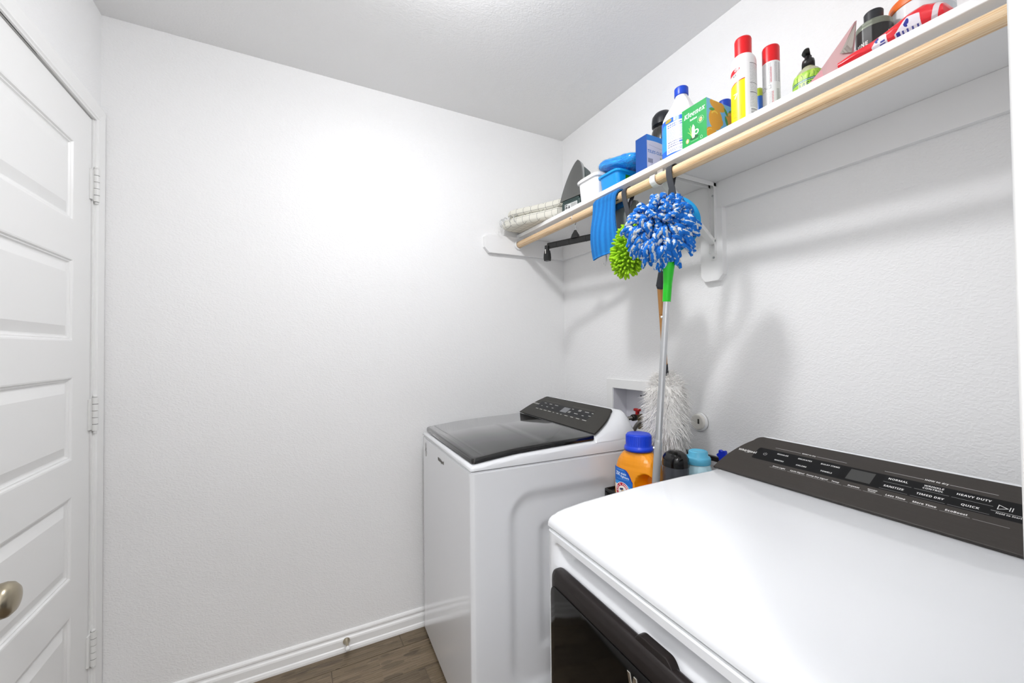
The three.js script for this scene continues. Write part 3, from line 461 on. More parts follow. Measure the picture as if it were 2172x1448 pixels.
{
  // blue microfibre pad folded over the rod
  const ribs = dataTexture(512, (i, x, y) => { const row = Math.floor(y / 9); const band = Math.sin(x / 512 * Math.PI * 2 * 4); const k = 0.5 + 0.35 * Math.sin((x + (row % 2) * 6) / 12 * Math.PI * 2) * Math.sin((y % 9) / 9 * Math.PI); const n = nC[(y * 2 % 1024) * 1024 + (x * 2 % 1024)]; const lum = clamp(0.55 + 0.5 * (k - 0.5) * 2 + 0.5 * (n - 0.5) + 0.1 * band); return [0.02 + 0.13 * lum, 0.26 + 0.42 * lum, 0.62 + 0.36 * lum]; }, true);
  const ribBump = dataTexture(512, (i, x, y) => 0.5 + 0.3 * Math.sin((x + (Math.floor(y / 9) % 2) * 6) / 12 * Math.PI * 2) * Math.sin((y % 9) / 9 * Math.PI) + 0.2 * Math.sin(x / 512 * Math.PI * 8));
  for (const q of [ribs, ribBump]) q.repeat.set(1.5, 4);
  const t = thing('microfiber_pad', 'bright blue ribbed microfiber pad folded over the rod', 'cloth', [1.037, 1.811, 1.18]);
  const path = [[-0.030, -0.196], [-0.034, -0.16], [-0.036, -0.12], [-0.033, -0.08], [-0.027, -0.04], [-0.0235, -0.008], [-0.0215, 0.008], [-0.014, 0.019], [0, 0.0245], [0.013, 0.02], [0.021, 0.008], [0.0225, -0.004], [0.0225, -0.016], [0.022, -0.028]];
  const curve = new THREE.CatmullRomCurve3(path.map(([x, y]) => new THREE.Vector3(x, y, 0))), pts = [];
  const NU = 16, NV = 56, pos = [], uv = [], idx = [], half = 0.005;
  for (const s of [1, -1]) for (let i = 0; i <= NV; i++) { const w = i / NV, c = curve.getPoint(w), tan = curve.getTangent(w), n = [-tan.y, tan.x];
    for (let j = 0; j <= NU; j++) { const k = j / NU, front = smooth(0.62, 0.2, w), wave = front * (0.006 * Math.sin(k * 5.2 + w * 3) + 0.010 * (k - 0.5) * front), edge = 1 - Math.max(0, Math.abs(k - 0.5) * 2 - 0.9) * 6;
      const uu = lerp(0.062, -0.072, k) + front * (k > 0.5 ? -0.012 * Math.sin(w * 9 + 1.0) * (k - 0.5) * 2 - 0.012 * (0.25 - w) * 4 * 0 : 0.004 * Math.sin(w * 12)) ;
      const low = -0.012 * (1 - k) * smooth(0.25, 0, w);
      pos.push(c.x + n[0] * half * s * edge - wave, c.y + n[1] * half * s * edge + low, -uu - 0.0); uv.push(k, w * 1.0); } }
  const S = (NU + 1) * (NV + 1);
  for (let i = 0; i < NV; i++) for (let j = 0; j < NU; j++) { const a = i * (NU + 1) + j, b = a + 1, c = a + NU + 1, d = c + 1; idx.push(a, b, d, a, d, c, S + a, S + d, S + b, S + a, S + c, S + d); }
  for (let i = 0; i < NV; i++) for (const j of [0, NU]) { const a = i * (NU + 1) + j, c = a + NU + 1; idx.push(a, c, S + c, a, S + c, S + a); }
  for (let j = 0; j < NU; j++) for (const i of [0, NV]) { const a = i * (NU + 1) + j, b = a + 1; idx.push(a, b, S + b, a, S + b, S + a); }
  const g = new THREE.BufferGeometry(); g.setIndex(idx); g.setAttribute('position', new THREE.Float32BufferAttribute(pos, 3)); g.setAttribute('uv', new THREE.Float32BufferAttribute(uv, 2)); g.computeVertexNormals();
  mesh('pad', g, std({ map: ribs, roughness: 0.95, bumpMap: ribBump, bumpScale: 0.0016 }), t);
}
{
  // grey dustpan behind the pad
  const t = thing('dustpan', 'grey plastic dustpan hanging behind the blue pad', 'dustpan', [1.072, 1.598, 1.14]);
  const mat = std({ color: 0x848985, roughness: 0.35 });
  mesh('pan', toCreasedNormals(prism(roundRect(-0.072, 0, 0.072, 0.196, [0.03, 0.03, 0.02, 0.02]), 0.010, 0.003).rotateY(-Math.PI / 2).translate(0.005, 0, 0), 0.5), mat, t);
  mesh('rim', new THREE.TubeGeometry(new THREE.CatmullRomCurve3([[-0.07, 0.12], [-0.071, 0.05], [-0.06, 0.012], [-0.03, 0.001], [0.03, 0.001], [0.06, 0.012], [0.071, 0.05], [0.07, 0.12]].map(([z, y]) => new THREE.Vector3(-0.003, y, z))), 60, 0.0035, 8), mat, t);
  mesh('hang_hook', tube([[0.012, 0.045], [0.002, 0.02], [-0.0, -0.002], [0.004, -0.016], [0.012, -0.02], [0.017, -0.012]].map(([z, y]) => new THREE.Vector3(-0.012, y + 0.01, -z - 0.084)), 0.0032, 30, 8), M.whitePlastic, t);
  mesh('strap', ribbon([[0.0, 0.19], [-0.012, 0.205], [-0.035, 0.228], [-0.046, 0.2345], [-0.0545, 0.222], [-0.05, 0.2]].map(([x, y]) => new THREE.Vector3(x + 0.004, y - 0.001, 0.02)), 0.012, 0.002), M.greyStrap, t);
}
// frame of a pile head that looks out into the room
const OUT = P(-0.76, -0.10, -0.64).normalize(), RIGHT = new THREE.Vector3(0, 1, 0).cross(OUT).normalize(), UPV = new THREE.Vector3().crossVectors(OUT, RIGHT);
const frame = (r, u, o) => new THREE.Vector3().addScaledVector(RIGHT, r).addScaledVector(UPV, u).addScaledVector(OUT, o);
{
  // lime chenille duster
  const t = thing('chenille_duster', 'lime green chenille duster hanging from the rod by a grey strap', 'duster', [1.003, 1.605, 1.032]);
  const lime = std({ color: 0xa6da1e, roughness: 0.9 });
  const AX = [0.048, 0.088, 0.026], tilt = 0.34;
  const at = (a, b, c) => { const x = a * Math.cos(tilt) - b * Math.sin(tilt) * -1, y = b * Math.cos(tilt) - a * Math.sin(tilt); return frame(x * 1, y, c); };
  const pad = new THREE.SphereGeometry(1, 32, 20), pp = pad.attributes.position;
  for (let i = 0; i < pp.count; i++) { const q = at(-0 + pp.getX(i) * AX[0] * 0.92, pp.getY(i) * AX[1] * 0.95, pp.getZ(i) * AX[2] * 0.9); pp.setXYZ(i, q.x, q.y, q.z); } pad.computeVertexNormals();
  const head = mesh('head', pad, std({ color: 0x7fb314, roughness: 0.95 }), t);
  const variants = [0, 1, 2, 3].map((k) => { const l = 0.020 + 0.002 * k, bend = [0.002, -0.003, 0.004, 0][k]; return strand([0, 0.35, 0.7, 1].map((s) => new THREE.Vector3(bend * s * s, l * s, bend * 0.6 * s)), [0.0038, 0.0047, 0.0049, 0.0048, 0.0040, 0.0018], 6); });
  const N = 300, Y = new THREE.Vector3(0, 1, 0);
  for (let i = 0; i < N; i++) {
    const z = 1 - (i + 0.5) / N * 1.75, r = Math.sqrt(Math.max(0, 1 - z * z)), ph = i * 2.39996 + rr(-0.2, 0.2), d = [r * Math.cos(ph), r * Math.sin(ph), z];
    const p = at(d[0] * AX[0], d[1] * AX[1], d[2] * AX[2]), n = at(d[0] / AX[0] + rr(-4, 4), d[1] / AX[1] + rr(-4, 4) - 3, d[2] / AX[2] * 0.7 + 5).normalize();
    const m = mesh('strand', variants[i % 4], lime, head); m.position.copy(p).addScaledVector(n, -0.003); m.quaternion.setFromUnitVectors(Y, n); m.rotateY(rr(0, 6.28)); 
  }
  mesh('strap', ribbon([[0.018, 0.14, 0.034], [0.0505, 0.195, 0.045], [0.055, 0.215, 0.0455], [0.034, 0.2262, 0.0455], [0.0135, 0.212, 0.0455], [0.0125, 0.19, 0.044], [0.006, 0.13, 0.022], [0.003, 0.085, 0.008]].map(([x, y, u]) => new THREE.Vector3(x, y, -u)), 0.02, 0.0024, 60), M.greyStrap, t);
}
{
  // wool duster: strap, grip, bamboo handle, white fleece
  const t = thing('wool_duster', 'white fluffy duster with bamboo handle hanging upside down from the rod', 'duster', [1.18, 0.89, 1.053]);
  const q = (v, y, u) => new THREE.Vector3(v - 1.18, y - 0.89, -(u - 1.053));
  const stick = (p0, p1, r0, r1, n = 24) => { const d = new THREE.Vector3().subVectors(p1, p0); return cyl(r1, r0, d.length(), n).translate(0, d.length() / 2, 0).applyQuaternion(new THREE.Quaternion().setFromUnitVectors(new THREE.Vector3(0, 1, 0), d.normalize())).translate(p0.x, p0.y, p0.z); };
  mesh('strap', ribbon([[1.068, 1.60, 0.945], [1.062, 1.72, 0.922], [1.0575, 1.80, 0.902], [1.0525, 1.824, 0.883], [1.037, 1.8325, 0.883], [1.0205, 1.824, 0.884], [1.0165, 1.80, 0.882], [1.024, 1.72, 0.874], [1.05, 1.60, 0.925]].map((a) => q(...a)), 0.021, 0.0025, 80), M.greyStrap, t);
  mesh('grip', join(stick(q(1.062, 1.60, 0.935), q(1.090, 1.475, 0.988), 0.0115, 0.0155), stick(q(1.0895, 1.478, 0.987), q(1.092, 1.468, 0.991), 0.0155, 0.012)), M.greyStrap, t);
  const bamboo = canvasTexture(128, 1024, (c, w, h) => { c.fillStyle = '#b98346'; c.fillRect(0, 0, w, h); for (let i = 0; i < 200; i++) { c.strokeStyle = `rgba(${rnd() < 0.5 ? '214,164,98' : '140,92,44'},${rr(0.1, 0.4)})`; c.lineWidth = rr(0.5, 3); const x = rr(0, w), y = rr(-100, h); c.beginPath(); c.moveTo(x, y); c.lineTo(x + rr(-3, 3), y + rr(80, 500)); c.stroke(); } for (const y of [260, 700]) { c.fillStyle = 'rgba(96,58,26,0.6)'; c.fillRect(0, y, w, 6); } });
  mesh('handle', stick(q(1.091, 1.475, 0.990), q(1.168, 1.18, 1.044), 0.0112, 0.008), std({ map: bamboo, roughness: 0.5 }), t);
  mesh('ferrule', stick(q(1.1616, 1.21, 1.0387), q(1.178, 1.14, 1.051), 0.009, 0.0112), M.greyStrap, t);
  // fleece: thin tapered locks on a core
  const rad = table([[0, 0.018], [0.03, 0.046], [0.08, 0.062], [0.16, 0.062], [0.24, 0.054], [0.275, 0.028], [0.288, 0.006]]), pos = [], idx = [];
  mesh('core', body([0, 0.03, 0.08, 0.16, 0.24, 0.275, 0.288].map((y) => [y, rad(y) * 0.98, rad(y) * 0.98]), 24), std({ color: 0xfaf8f4, roughness: 1 }), t);
  for (let k = 0; k < 3000; k++) {
    const y = rr(0.0, 0.286), a = rr(0, Math.PI * 2), r = rad(y) * rr(0.82, 1), low = smooth(0.14, 0.02, y), len = rr(0.022, 0.044) + low * rr(0, 0.014);
    const o = new THREE.Vector3(Math.cos(a), 0, Math.sin(a)), base = new THREE.Vector3(o.x * r, y, o.z * r), up = y > 0.24 ? 0.55 : -0.35 - 0.9 * low;
    const dir = o.clone().multiplyScalar(0.85 - 0.3 * low).add(new THREE.Vector3(rr(-0.5, 0.5), up + rr(-0.5, 0.5), rr(-0.5, 0.5))).normalize(), w = new THREE.Vector3().crossVectors(dir, new THREE.Vector3(rr(-1, 1), rr(-1, 1), rr(-1, 1))).normalize(), wid = rr(0.0008, 0.0022) + low * 0.0004;
    const sag = new THREE.Vector3(rr(-0.25, 0.25), -0.45, rr(-0.25, 0.25)), i0 = pos.length / 3, n = new THREE.Vector3().crossVectors(w, dir);
    for (let s = 0; s <= 4; s++) { const f = s / 4, c = base.clone().addScaledVector(dir, len * f).addScaledVector(sag, len * f * f * 0.6), ww = wid * (1 - f * 0.9);
      for (const [x, z] of [[1, 0], [-0.5, 0.87], [-0.5, -0.87]]) { const p = c.clone().addScaledVector(w, x * ww).addScaledVector(n, z * ww); pos.push(p.x, p.y, p.z); } }
    for (let s = 0; s < 4; s++) for (let j = 0; j < 3; j++) { const A = i0 + s * 3 + j, B = i0 + s * 3 + (j + 1) % 3; idx.push(A, B, B + 3, A, B + 3, A + 3); }
  }
  const g = new THREE.BufferGeometry(); g.setIndex(idx); g.setAttribute('position', new THREE.Float32BufferAttribute(pos, 3)); g.computeVertexNormals();
  mesh('fleece', g, std({ color: 0xfffdfa, roughness: 1 }), t).userData.kind = 'stuff';
}
{
  // mop standing on its pole, head leaning on the rod
  const t = thing('chenille_mop', 'blue and white chenille mop head on a silver pole leaning on the rod', 'mop', [0.955, 0, 0.979]);
  const q = (v, y, u) => new THREE.Vector3(v - 0.955, y, -(u - 0.979)), line = (y) => q(lerp(0.955, 0.982, y / 1.5), y, 0.979 - y * 0.0795);
  const stick = (y0, y1, r0, r1) => { const p0 = line(y0), d = new THREE.Vector3().subVectors(line(y1), p0); return cyl(r1, r0, d.length(), 32).translate(0, d.length() / 2, 0).applyQuaternion(new THREE.Quaternion().setFromUnitVectors(new THREE.Vector3(0, 1, 0), d.normalize())).translate(p0.x, p0.y, p0.z); };
  const alu = std({ color: 0xc9cbcd, roughness: 0.34, metalness: 0.9 });
  mesh('lower_pole', join(stick(0.03, 0.985, 0.0112, 0.0112), stick(0.983, 0.99, 0.0112, 0.0100)), alu, t);
  mesh('upper_pole', stick(0.98, 1.42, 0.0096, 0.0096), alu, t);
  mesh('end_cap', stick(0, 0.035, 0.0122, 0.0122), M.rubber, t);
  for (const y of [0.965, 1.36]) mesh('button', new THREE.SphereGeometry(0.0035, 12, 8).translate(...line(y).add(frame(-0.011, 0, 0.003)).toArray()), M.whitePlastic, t);
  const green = std({ color: 0x18c018, roughness: 0.35 });
  mesh('socket', join(stick(1.405, 1.46, 0.0118, 0.0128), stick(1.46, 1.53, 0.0128, 0.018)), green, t).userData.label = 'bright green plastic neck';
  const HC = q(0.985, 1.622, 0.888).addScaledVector(OUT, 0.02);
  const disc = new THREE.SphereGeometry(1, 40, 24), dp = disc.attributes.position;
  for (let i = 0; i < dp.count; i++) { const v = frame(dp.getX(i) * 0.084 + 0.026, dp.getY(i) * 0.084 + 0.014, dp.getZ(i) * 0.02 - 0.004); dp.setXYZ(i, HC.x + v.x, HC.y + v.y, HC.z + v.z); } disc.computeVertexNormals();
  const head = mesh('head', disc, std({ color: 0x1f9fe0, roughness: 0.95 }), t); head.userData.label = 'bright blue fabric mop head';
  mesh('knob', new THREE.SphereGeometry(0.011, 20, 14).scale(1, 1.2, 1).translate(HC.x + frame(0.080, -0.052, -0.012).x, HC.y + frame(0.080, -0.052, -0.012).y, HC.z + frame(0.080, -0.052, -0.012).z), M.blackPlastic, head);
  const mott = dataTexture(256, (i, x, y) => { const a = nB[(y * 3 % 1024) * 1024 + (x * 4 % 1024)], b = nA[(y * 4 % 1024) * 1024 + (x * 4 % 1024)], k = smooth(0.545, 0.585, 0.75 * a + 0.25 * b); return [lerp(0.05, 0.80, k), lerp(0.43, 0.82, k), lerp(0.80, 0.84, k)]; }, true);
  const mats = [[0, 0], [0.37, 0.2], [0.61, 0.55]].map(([a, b]) => { const m = mott.clone(); m.offset.set(a, b); m.repeat.set(0.16, 0.26); m.needsUpdate = true; return std({ map: m, roughness: 0.9 }); });
  // soft chenille noodles: rooted on the front of the pad, bent outwards and then down by their weight
  const N = 170;
  for (let i = 0; i < N; i++) {
    const low = i >= 150, rho = low ? rr(0.5, 0.9) : Math.sqrt((i + 0.5) / 150), ph = low ? -Math.PI / 2 + rr(-0.6, 0.6) : i * 2.39996 + rr(-0.3, 0.3), x = rho * Math.cos(ph), y = rho * Math.sin(ph), lift = 0.012 + 0.034 * (1 - rho * rho) * ((i % 3) + 0.5) / 3 + (low ? 0.016 : 0);
    const l = rr(0.044, 0.062), R = rr(0.0072, 0.0086), dx = x * 0.95 + rr(-0.55, 0.55), dy = y * 0.9 + rr(-0.5, 0.5), cx = rr(-0.5, 0.5), ax = rr(-0.008, 0.008), n = Math.hypot(dx, dy) + 0.2;
    const pts = [0, 0.25, 0.5, 0.75, 1].map((t) => { const f = frame(x * 0.078 + dx / n * l * t * (1 - 0.25 * t) + cx * l * 0.35 * t * t + ax * Math.sin(t * 6), y * 0.080 + 0.010 + dy / n * l * t * (1 - 0.3 * t) - 0.5 * l * t * t, lift + 0.016 * Math.sin(Math.min(1, t * 1.3) * Math.PI) - 0.006 * t); return f; });
    const m = mesh('strand', strand(pts, [R * 0.75, R, R * 0.97, R * 1.03, R, R * 0.97, R * 0.86, R * 0.5], 7), mats[i % 3], head); m.position.set(HC.x, HC.y, HC.z);
  }
}
// ---------------------------------------------------------------- things on the shelf
const label = (w, h, draw, o = {}) => { const t = canvasTexture(w, h, draw); t.wrapS = t.wrapT = THREE.ClampToEdgeWrapping; return std({ map: t, roughness: 0.45, ...o }); };
const wrapLabel = (w, h, draw, o = {}) => std({ map: canvasTexture(w, h, draw), roughness: 0.35, ...o });
// u coordinate on a lathe or body for a direction seen from the room, see their angle conventions
const lines = (c, x, y, w, n, step, col, th = 2) => { c.fillStyle = col; for (let i = 0; i < n; i++) { let p = x; while (p < x + w) { const l = rr(4, 16); c.fillRect(p, y + i * step, Math.min(l, x + w - p), th); p += l + rr(2, 5); } } };
{
  // folded tabletop ironing board: two padded boards, tubular leg, cover clips
  const t = thing('ironing_board', 'small folded tabletop ironing board with cream grid-check cover on the shelf', 'ironing board', [1.16, SY, 1.68]);
  const grid = canvasTexture(256, 256, (c, w, h) => { c.fillStyle = '#e6e4d9'; c.fillRect(0, 0, w, h); c.strokeStyle = '#74736c'; c.lineWidth = 10; c.strokeRect(0, 0, w, h); });
  const fab = std({ map: grid, roughness: 0.95 });
  const cushion = (outline, y0, th, bev) => { const s = new THREE.Shape(outline.map(([v, u]) => new THREE.Vector2(v - 1.16, -(u - 1.68)))); const g = prism(s, th, bev, { bevelThickness: bev, bevelSize: bev, bevelOffset: -bev, bevelSegments: 5 }).rotateX(Math.PI / 2).translate(0, y0 + th + bev - (-0) , 0); return toCreasedNormals(metric(g, 1 / 0.036), 0.7); };
  const spl = (pts) => new THREE.SplineCurve(pts.map(([a, b]) => new THREE.Vector2(a, b))).getPoints(40).map((p) => [p.x, p.y]);
  const low = [...spl([[1.31, 1.882], [1.05, 1.882], [0.96, 1.874], [0.928, 1.845], [0.935, 1.80], [0.975, 1.70], [1.03, 1.60], [1.045, 1.56]]), [1.05, 1.54], [1.31, 1.54]];
  mesh('lower_pad', cushion(low, 0.002, 0.008, 0.019), fab, t);
  const up = [...spl([[1.31, 1.884], [1.07, 1.884], [0.985, 1.872], [0.958, 1.84], [0.972, 1.79], [1.03, 1.69], [1.075, 1.60], [1.085, 1.56]]), [1.09, 1.535], [1.31, 1.535]];
  mesh('upper_pad', cushion(up, 0.062, 0.006, 0.016), fab, t);
  const q = (v, y, u) => new THREE.Vector3(v - 1.16, y - SY, -(u - 1.68));
  mesh('leg', tube([q(1.05, 1.924, 1.70), q(1.075, 1.917, 1.60), q(1.095, 1.911, 1.55), q(1.10, 1.909, 1.535)], 0.007, 24, 12), M.whitePlastic, t);
  mesh('leg_cap', join(tube([q(1.045, 1.9255, 1.72), q(1.055, 1.9225, 1.68)], 0.0088, 6, 12), bx(0.02, 0.014, 0.03, ...q(1.04, 1.929, 1.735).toArray(), 0.003)), M.blackPlastic, t);
  mesh('hinge_bar', tube([q(0.995, 1.921, 1.86), q(1.01, 1.925, 1.80), q(1.03, 1.927, 1.755), q(1.045, 1.926, 1.71)], 0.0035, 20, 8), M.rubber, t);
  for (const [v, u] of [[0.9245, 1.862], [0.9215, 1.845], [0.9245, 1.82], [0.936, 1.782], [0.947, 1.755]]) mesh('cover_clip', tube([q(v + 0.016, 1.918, u), q(v + 0.004, 1.922, u), q(v - 0.003, 1.917, u), q(v - 0.005, 1.905, u), q(v - 0.002, 1.893, u), q(v + 0.006, 1.886, u)], 0.0013, 20, 6), M.steel, t);
  mesh('elastic', tube([q(0.921, 1.895, 1.868), q(0.913, 1.878, 1.872), q(0.913, 1.858, 1.872), q(0.922, 1.846, 1.866), q(0.935, 1.85, 1.862)], 0.0012, 24, 6), M.whitePlastic, t);
}
{
  // steam iron standing on its heel, sole plate turned to the room
  const t = thing('steam_iron', 'dark green steam iron standing on its heel with grey soleplate outwards', 'iron', [1.092, SY, 1.468], 0.16); t.rotation.z = -0.27;
  // local: -x = out of the sole, y up to the tip, z across
  const half = (y) => 0.0625 * Math.pow(clamp(1 - ((y - 0.035) / 0.205) ** 1.75), 0.62);
  const sole = new THREE.Shape(); const N = 28, Rr = rows(0.048, 0.2395, N);
  sole.moveTo(-half(0.048), 0.048); for (const y of Rr) sole.lineTo(-half(Math.max(y, 0.035)), y); for (const y of [...Rr].reverse()) sole.lineTo(half(Math.max(y, 0.035)), y);
  const soleGeo = (d, b, x) => prism(sole, d, b).rotateY(-Math.PI / 2).translate(x, 0, 0);
  const plate = mesh('soleplate', toCreasedNormals(soleGeo(0.006, 0.0012, -0.034), 0.5), std({ color: 0x747573, roughness: 0.36, metalness: 0.7 }), t);
  for (let k = 0; k < 22; k++) { const y = lerp(0.06, 0.21, k / 21); for (const s of [-1, 1]) mesh('steam_hole', cyl(0.0012, 0.0012, 0.0008, 8).rotateZ(Math.PI / 2).translate(-0.0402, y, s * half(y) * 0.72), M.slot, plate); }
  const layer = (y0, y1, k, x0, x1) => loft([[x0, k], [lerp(x0, x1, 0.5), k * 0.97], [x1, k * 0.86]].map(([x, m]) => [...rows(y0, y1, 14).map((y) => [x, y, -half(Math.max(y, 0.035)) * m]), ...rows(y0, y1, 14).reverse().map((y) => [x, y, half(Math.max(y, 0.035)) * m])]), { crease: 0.5 });
  mesh('skirt', layer(0.05, 0.236, 0.97, -0.034, -0.012), std({ color: 0xa9aeab, roughness: 0.35 }), t);
  const dark = std({ color: 0x2f4240, roughness: 0.35 });
  mesh('body', layer(0.02, 0.212, 0.9, -0.012, 0.032), dark, t);
  mesh('heel', join(bx(0.112, 0.05, 0.112, 0.032, 0.0255, 0, 0.008).rotateZ(0.27), bx(0.05, 0.012, 0.1, -0.012, 0.045, 0, 0.004)), dark, t);
  mesh('handle', tube([[0.03, 0.18], [0.062, 0.172], [0.083, 0.145], [0.086, 0.1], [0.08, 0.055], [0.07, 0.035]].map(([x, y]) => new THREE.Vector3(x, y, 0)), 0.0165, 40, 16), dark, t);
  mesh('window', bx(0.02, 0.06, 0.004, 0.012, 0.125, 0.0365, 0.002), std({ color: 0x5c6a72, roughness: 0.1 }), t);
  mesh('rating_plate', new THREE.PlaneGeometry(0.076, 0.026).rotateY(-Math.PI / 2).translate(-0.0243, 0.024, 0.004).rotateZ(0.27), label(256, 92, (c, w, h) => { c.fillStyle = '#d9dcdb'; c.fillRect(0, 0, w, h); c.fillStyle = '#2c2f30'; c.fillRect(6, 10, 50, 14); c.fillRect(8, 32, 14, 40); c.fillRect(30, 36, 24, 36); c.beginPath(); c.moveTo(70, 76); c.lineTo(90, 14); c.lineTo(110, 76); c.fill(); lines(c, 126, 12, 118, 9, 8, '#4d4444', 4); }), t);
}
// tub with an outward rim
function tub(name, text, pos, sx, sy, sz, mat, rimMat) {
  const t = thing(name, text, 'tub', pos, 0, undefined), ring = (y, k, e = 7, o = 0) => [y, sx / 2 * k + o, sz / 2 * k + o, e];
  mesh('body', body([ring(0, 0.86), ring(0.004, 0.88), ring(sy * 0.6, 0.935), ring(sy * 0.985, 0.965), ring(sy * 0.985, 0.94), ring(0.008, 0.84)], 72), mat, t);
  mesh('rim', body([ring(sy * 0.88, 0.97, 7, 0.0005), ring(sy * 0.88, 1.0, 7, 0.003), ring(sy * 0.97, 1.0, 7, 0.004), ring(sy, 1.0, 7, 0.002), ring(sy, 0.94), ring(sy * 0.9, 0.935)], 72), rimMat ?? mat, t);
  return t;
}
const tubWhite = tub('white_tub', 'white plastic tub with raised rim beside the iron', [1.130, SY, 1.332], 0.155, 0.098, 0.132, std({ color: 0xefeff0, roughness: 0.3 }));
mesh('lid', body([[0.0985, 0.072, 0.061, 7], [0.1035, 0.074, 0.063, 7], [0.1055, 0.066, 0.056, 7]], 60), std({ color: 0xe4e2dd, roughness: 0.4 }), tubWhite);
{
  const t = tub('blue_tub', 'bright blue plastic tub with a green label on its side', [1.135, SY, 1.206], 0.165, 0.068, 0.112, std({ color: 0x1296e6, roughness: 0.3 }), std({ color: 0x1aa3ea, roughness: 0.3 }));
  mesh('label', bx(0.10, 0.045, 0.001, 0.012, 0.028, 0.0525, 0), std({ color: 0x1f7d12, roughness: 0.4 }), t);
}
{
  // plastic bag of blue cloths on the blue tub
  const t = thing('cloth_pack', 'clear plastic pack of blue microfiber cloths lying on the blue tub', 'pack', [1.14, SY + 0.0695, 1.195]);
  const lump = (k, s = 1) => { const g = new THREE.SphereGeometry(1, 56, 32), p = g.attributes.position; for (let i = 0; i < p.count; i++) { const x = p.getX(i), y = p.getY(i), z = p.getZ(i), sq = (a, e) => Math.sign(a) * Math.abs(a) ** e; const X = sq(x, 0.6) * 0.075 * s, Z = sq(z, 0.55) * 0.108 * s, w = 1 + 0.1 * Math.sin(Z * 60 + 1) * Math.cos(X * 40), tail = smooth(0.09, -0.1, Z); p.setXYZ(i, X, 0.027 + sq(y, 0.8) * 0.026 * s * w * (1 - 0.15 * tail) + 0.030 * tail + k * 0.0016 * Math.sin(X * 220 + Z * 170) , Z); } g.computeVertexNormals(); return g; };
  const clothTex = dataTexture(256, (i, x, y) => { const n = nC[(y * 2 % 1024) * 1024 + x * 2], b = nB[y * 3 * 1024 + x * 3]; const k = clamp(0.45 + 0.9 * (n - 0.5) + 0.7 * (b - 0.5)); return [0.01 + 0.1 * k, 0.42 + 0.3 * k, 0.78 + 0.2 * k]; }, true);
  mesh('cloths', lump(0), std({ map: clothTex, roughness: 0.85 }), t);
  mesh('bag', lump(1, 1.035), phys({ color: 0xffffff, transmission: 1, thickness: 0, roughness: 0.12, ior: 1.4 }), t).userData.label = 'clear crinkled film';
}
{
  // tall box, plain blue narrow side to the room, printed side towards the doorway
  const t = thing('cleaner_box', 'tall blue cardboard box printed TILES CLEANER', 'box', [1.14, SY, 1.0565]);
  const blue = std({ color: 0x0a4896, roughness: 0.5 }), print = label(512, 640, (c, w, h) => {
    c.fillStyle = '#e3e1ea'; c.fillRect(0, 0, w, h); c.fillStyle = '#1b86dc'; c.beginPath(); c.moveTo(0, 0); c.lineTo(w, 0); c.lineTo(w, 128); c.quadraticCurveTo(w * 0.45, 60, 0, 96); c.fill();
    c.strokeStyle = '#8c8a96'; c.lineWidth = 3; c.beginPath(); c.moveTo(40, 158); c.lineTo(360, 190); c.stroke(); c.fillStyle = '#7a4a6a'; lines(c, 330, 205, 130, 2, 12, '#7a4a6a', 6);
    c.fillStyle = '#1873b8'; c.font = 'bold 66px sans-serif'; c.save(); c.translate(14, 282); c.scale(0.98, 1); c.fillText('TILES CLEANER', 0, 0, 470); c.restore();
    c.fillStyle = '#a7b80c'; c.font = 'bold 40px sans-serif'; c.fillText('NATURAL', 270, 352, 190);
    c.fillStyle = '#9c9ca8'; c.fillRect(20, 370, 100, 70); c.fillStyle = '#c8c6d2'; c.beginPath(); c.moveTo(70, 450); c.lineTo(230, 450); c.lineTo(150, 600); c.fill(); c.fillStyle = '#5c6d86'; c.fillRect(300, 430, 14, 120); c.beginPath(); c.ellipse(310, 560, 80, 34, 0, 0, 7); c.fill(); c.fillStyle = '#b8b6c6'; c.beginPath(); c.ellipse(400, 560, 60, 50, 0, 0, 7); c.fill();
  });
  const g = new THREE.BoxGeometry(0.12, 0.142, 0.053).translate(0, 0.071, 0);
  mesh('carton', g, [blue, blue, blue, blue, print, blue], t);
}
{
  const t = thing('dark_bottle', 'black round-capped bottle standing behind the blue box', 'bottle', [1.255, SY, 1.112]);
  mesh('bottle', body([[0, 0.036, 0.036], [0.005, 0.042, 0.042], [0.15, 0.043, 0.043], [0.175, 0.046, 0.046], [0.20, 0.047, 0.047], [0.225, 0.044, 0.044], [0.243, 0.038, 0.038], [0.247, 0.034, 0.034]], 48, 0.9), phys({ color: 0x211f1a, roughness: 0.14, clearcoat: 0.8 }), t);
  mesh('cap', body([[0.246, 0.035, 0.035], [0.25, 0.042, 0.042], [0.268, 0.0425, 0.0425], [0.285, 0.037, 0.039, 2, -0.003], [0.298, 0.024, 0.03, 2, -0.006], [0.303, 0.010, 0.014, 2, -0.008]], 48, 0.9), std({ color: 0x202226, roughness: 0.35 }), t);
}
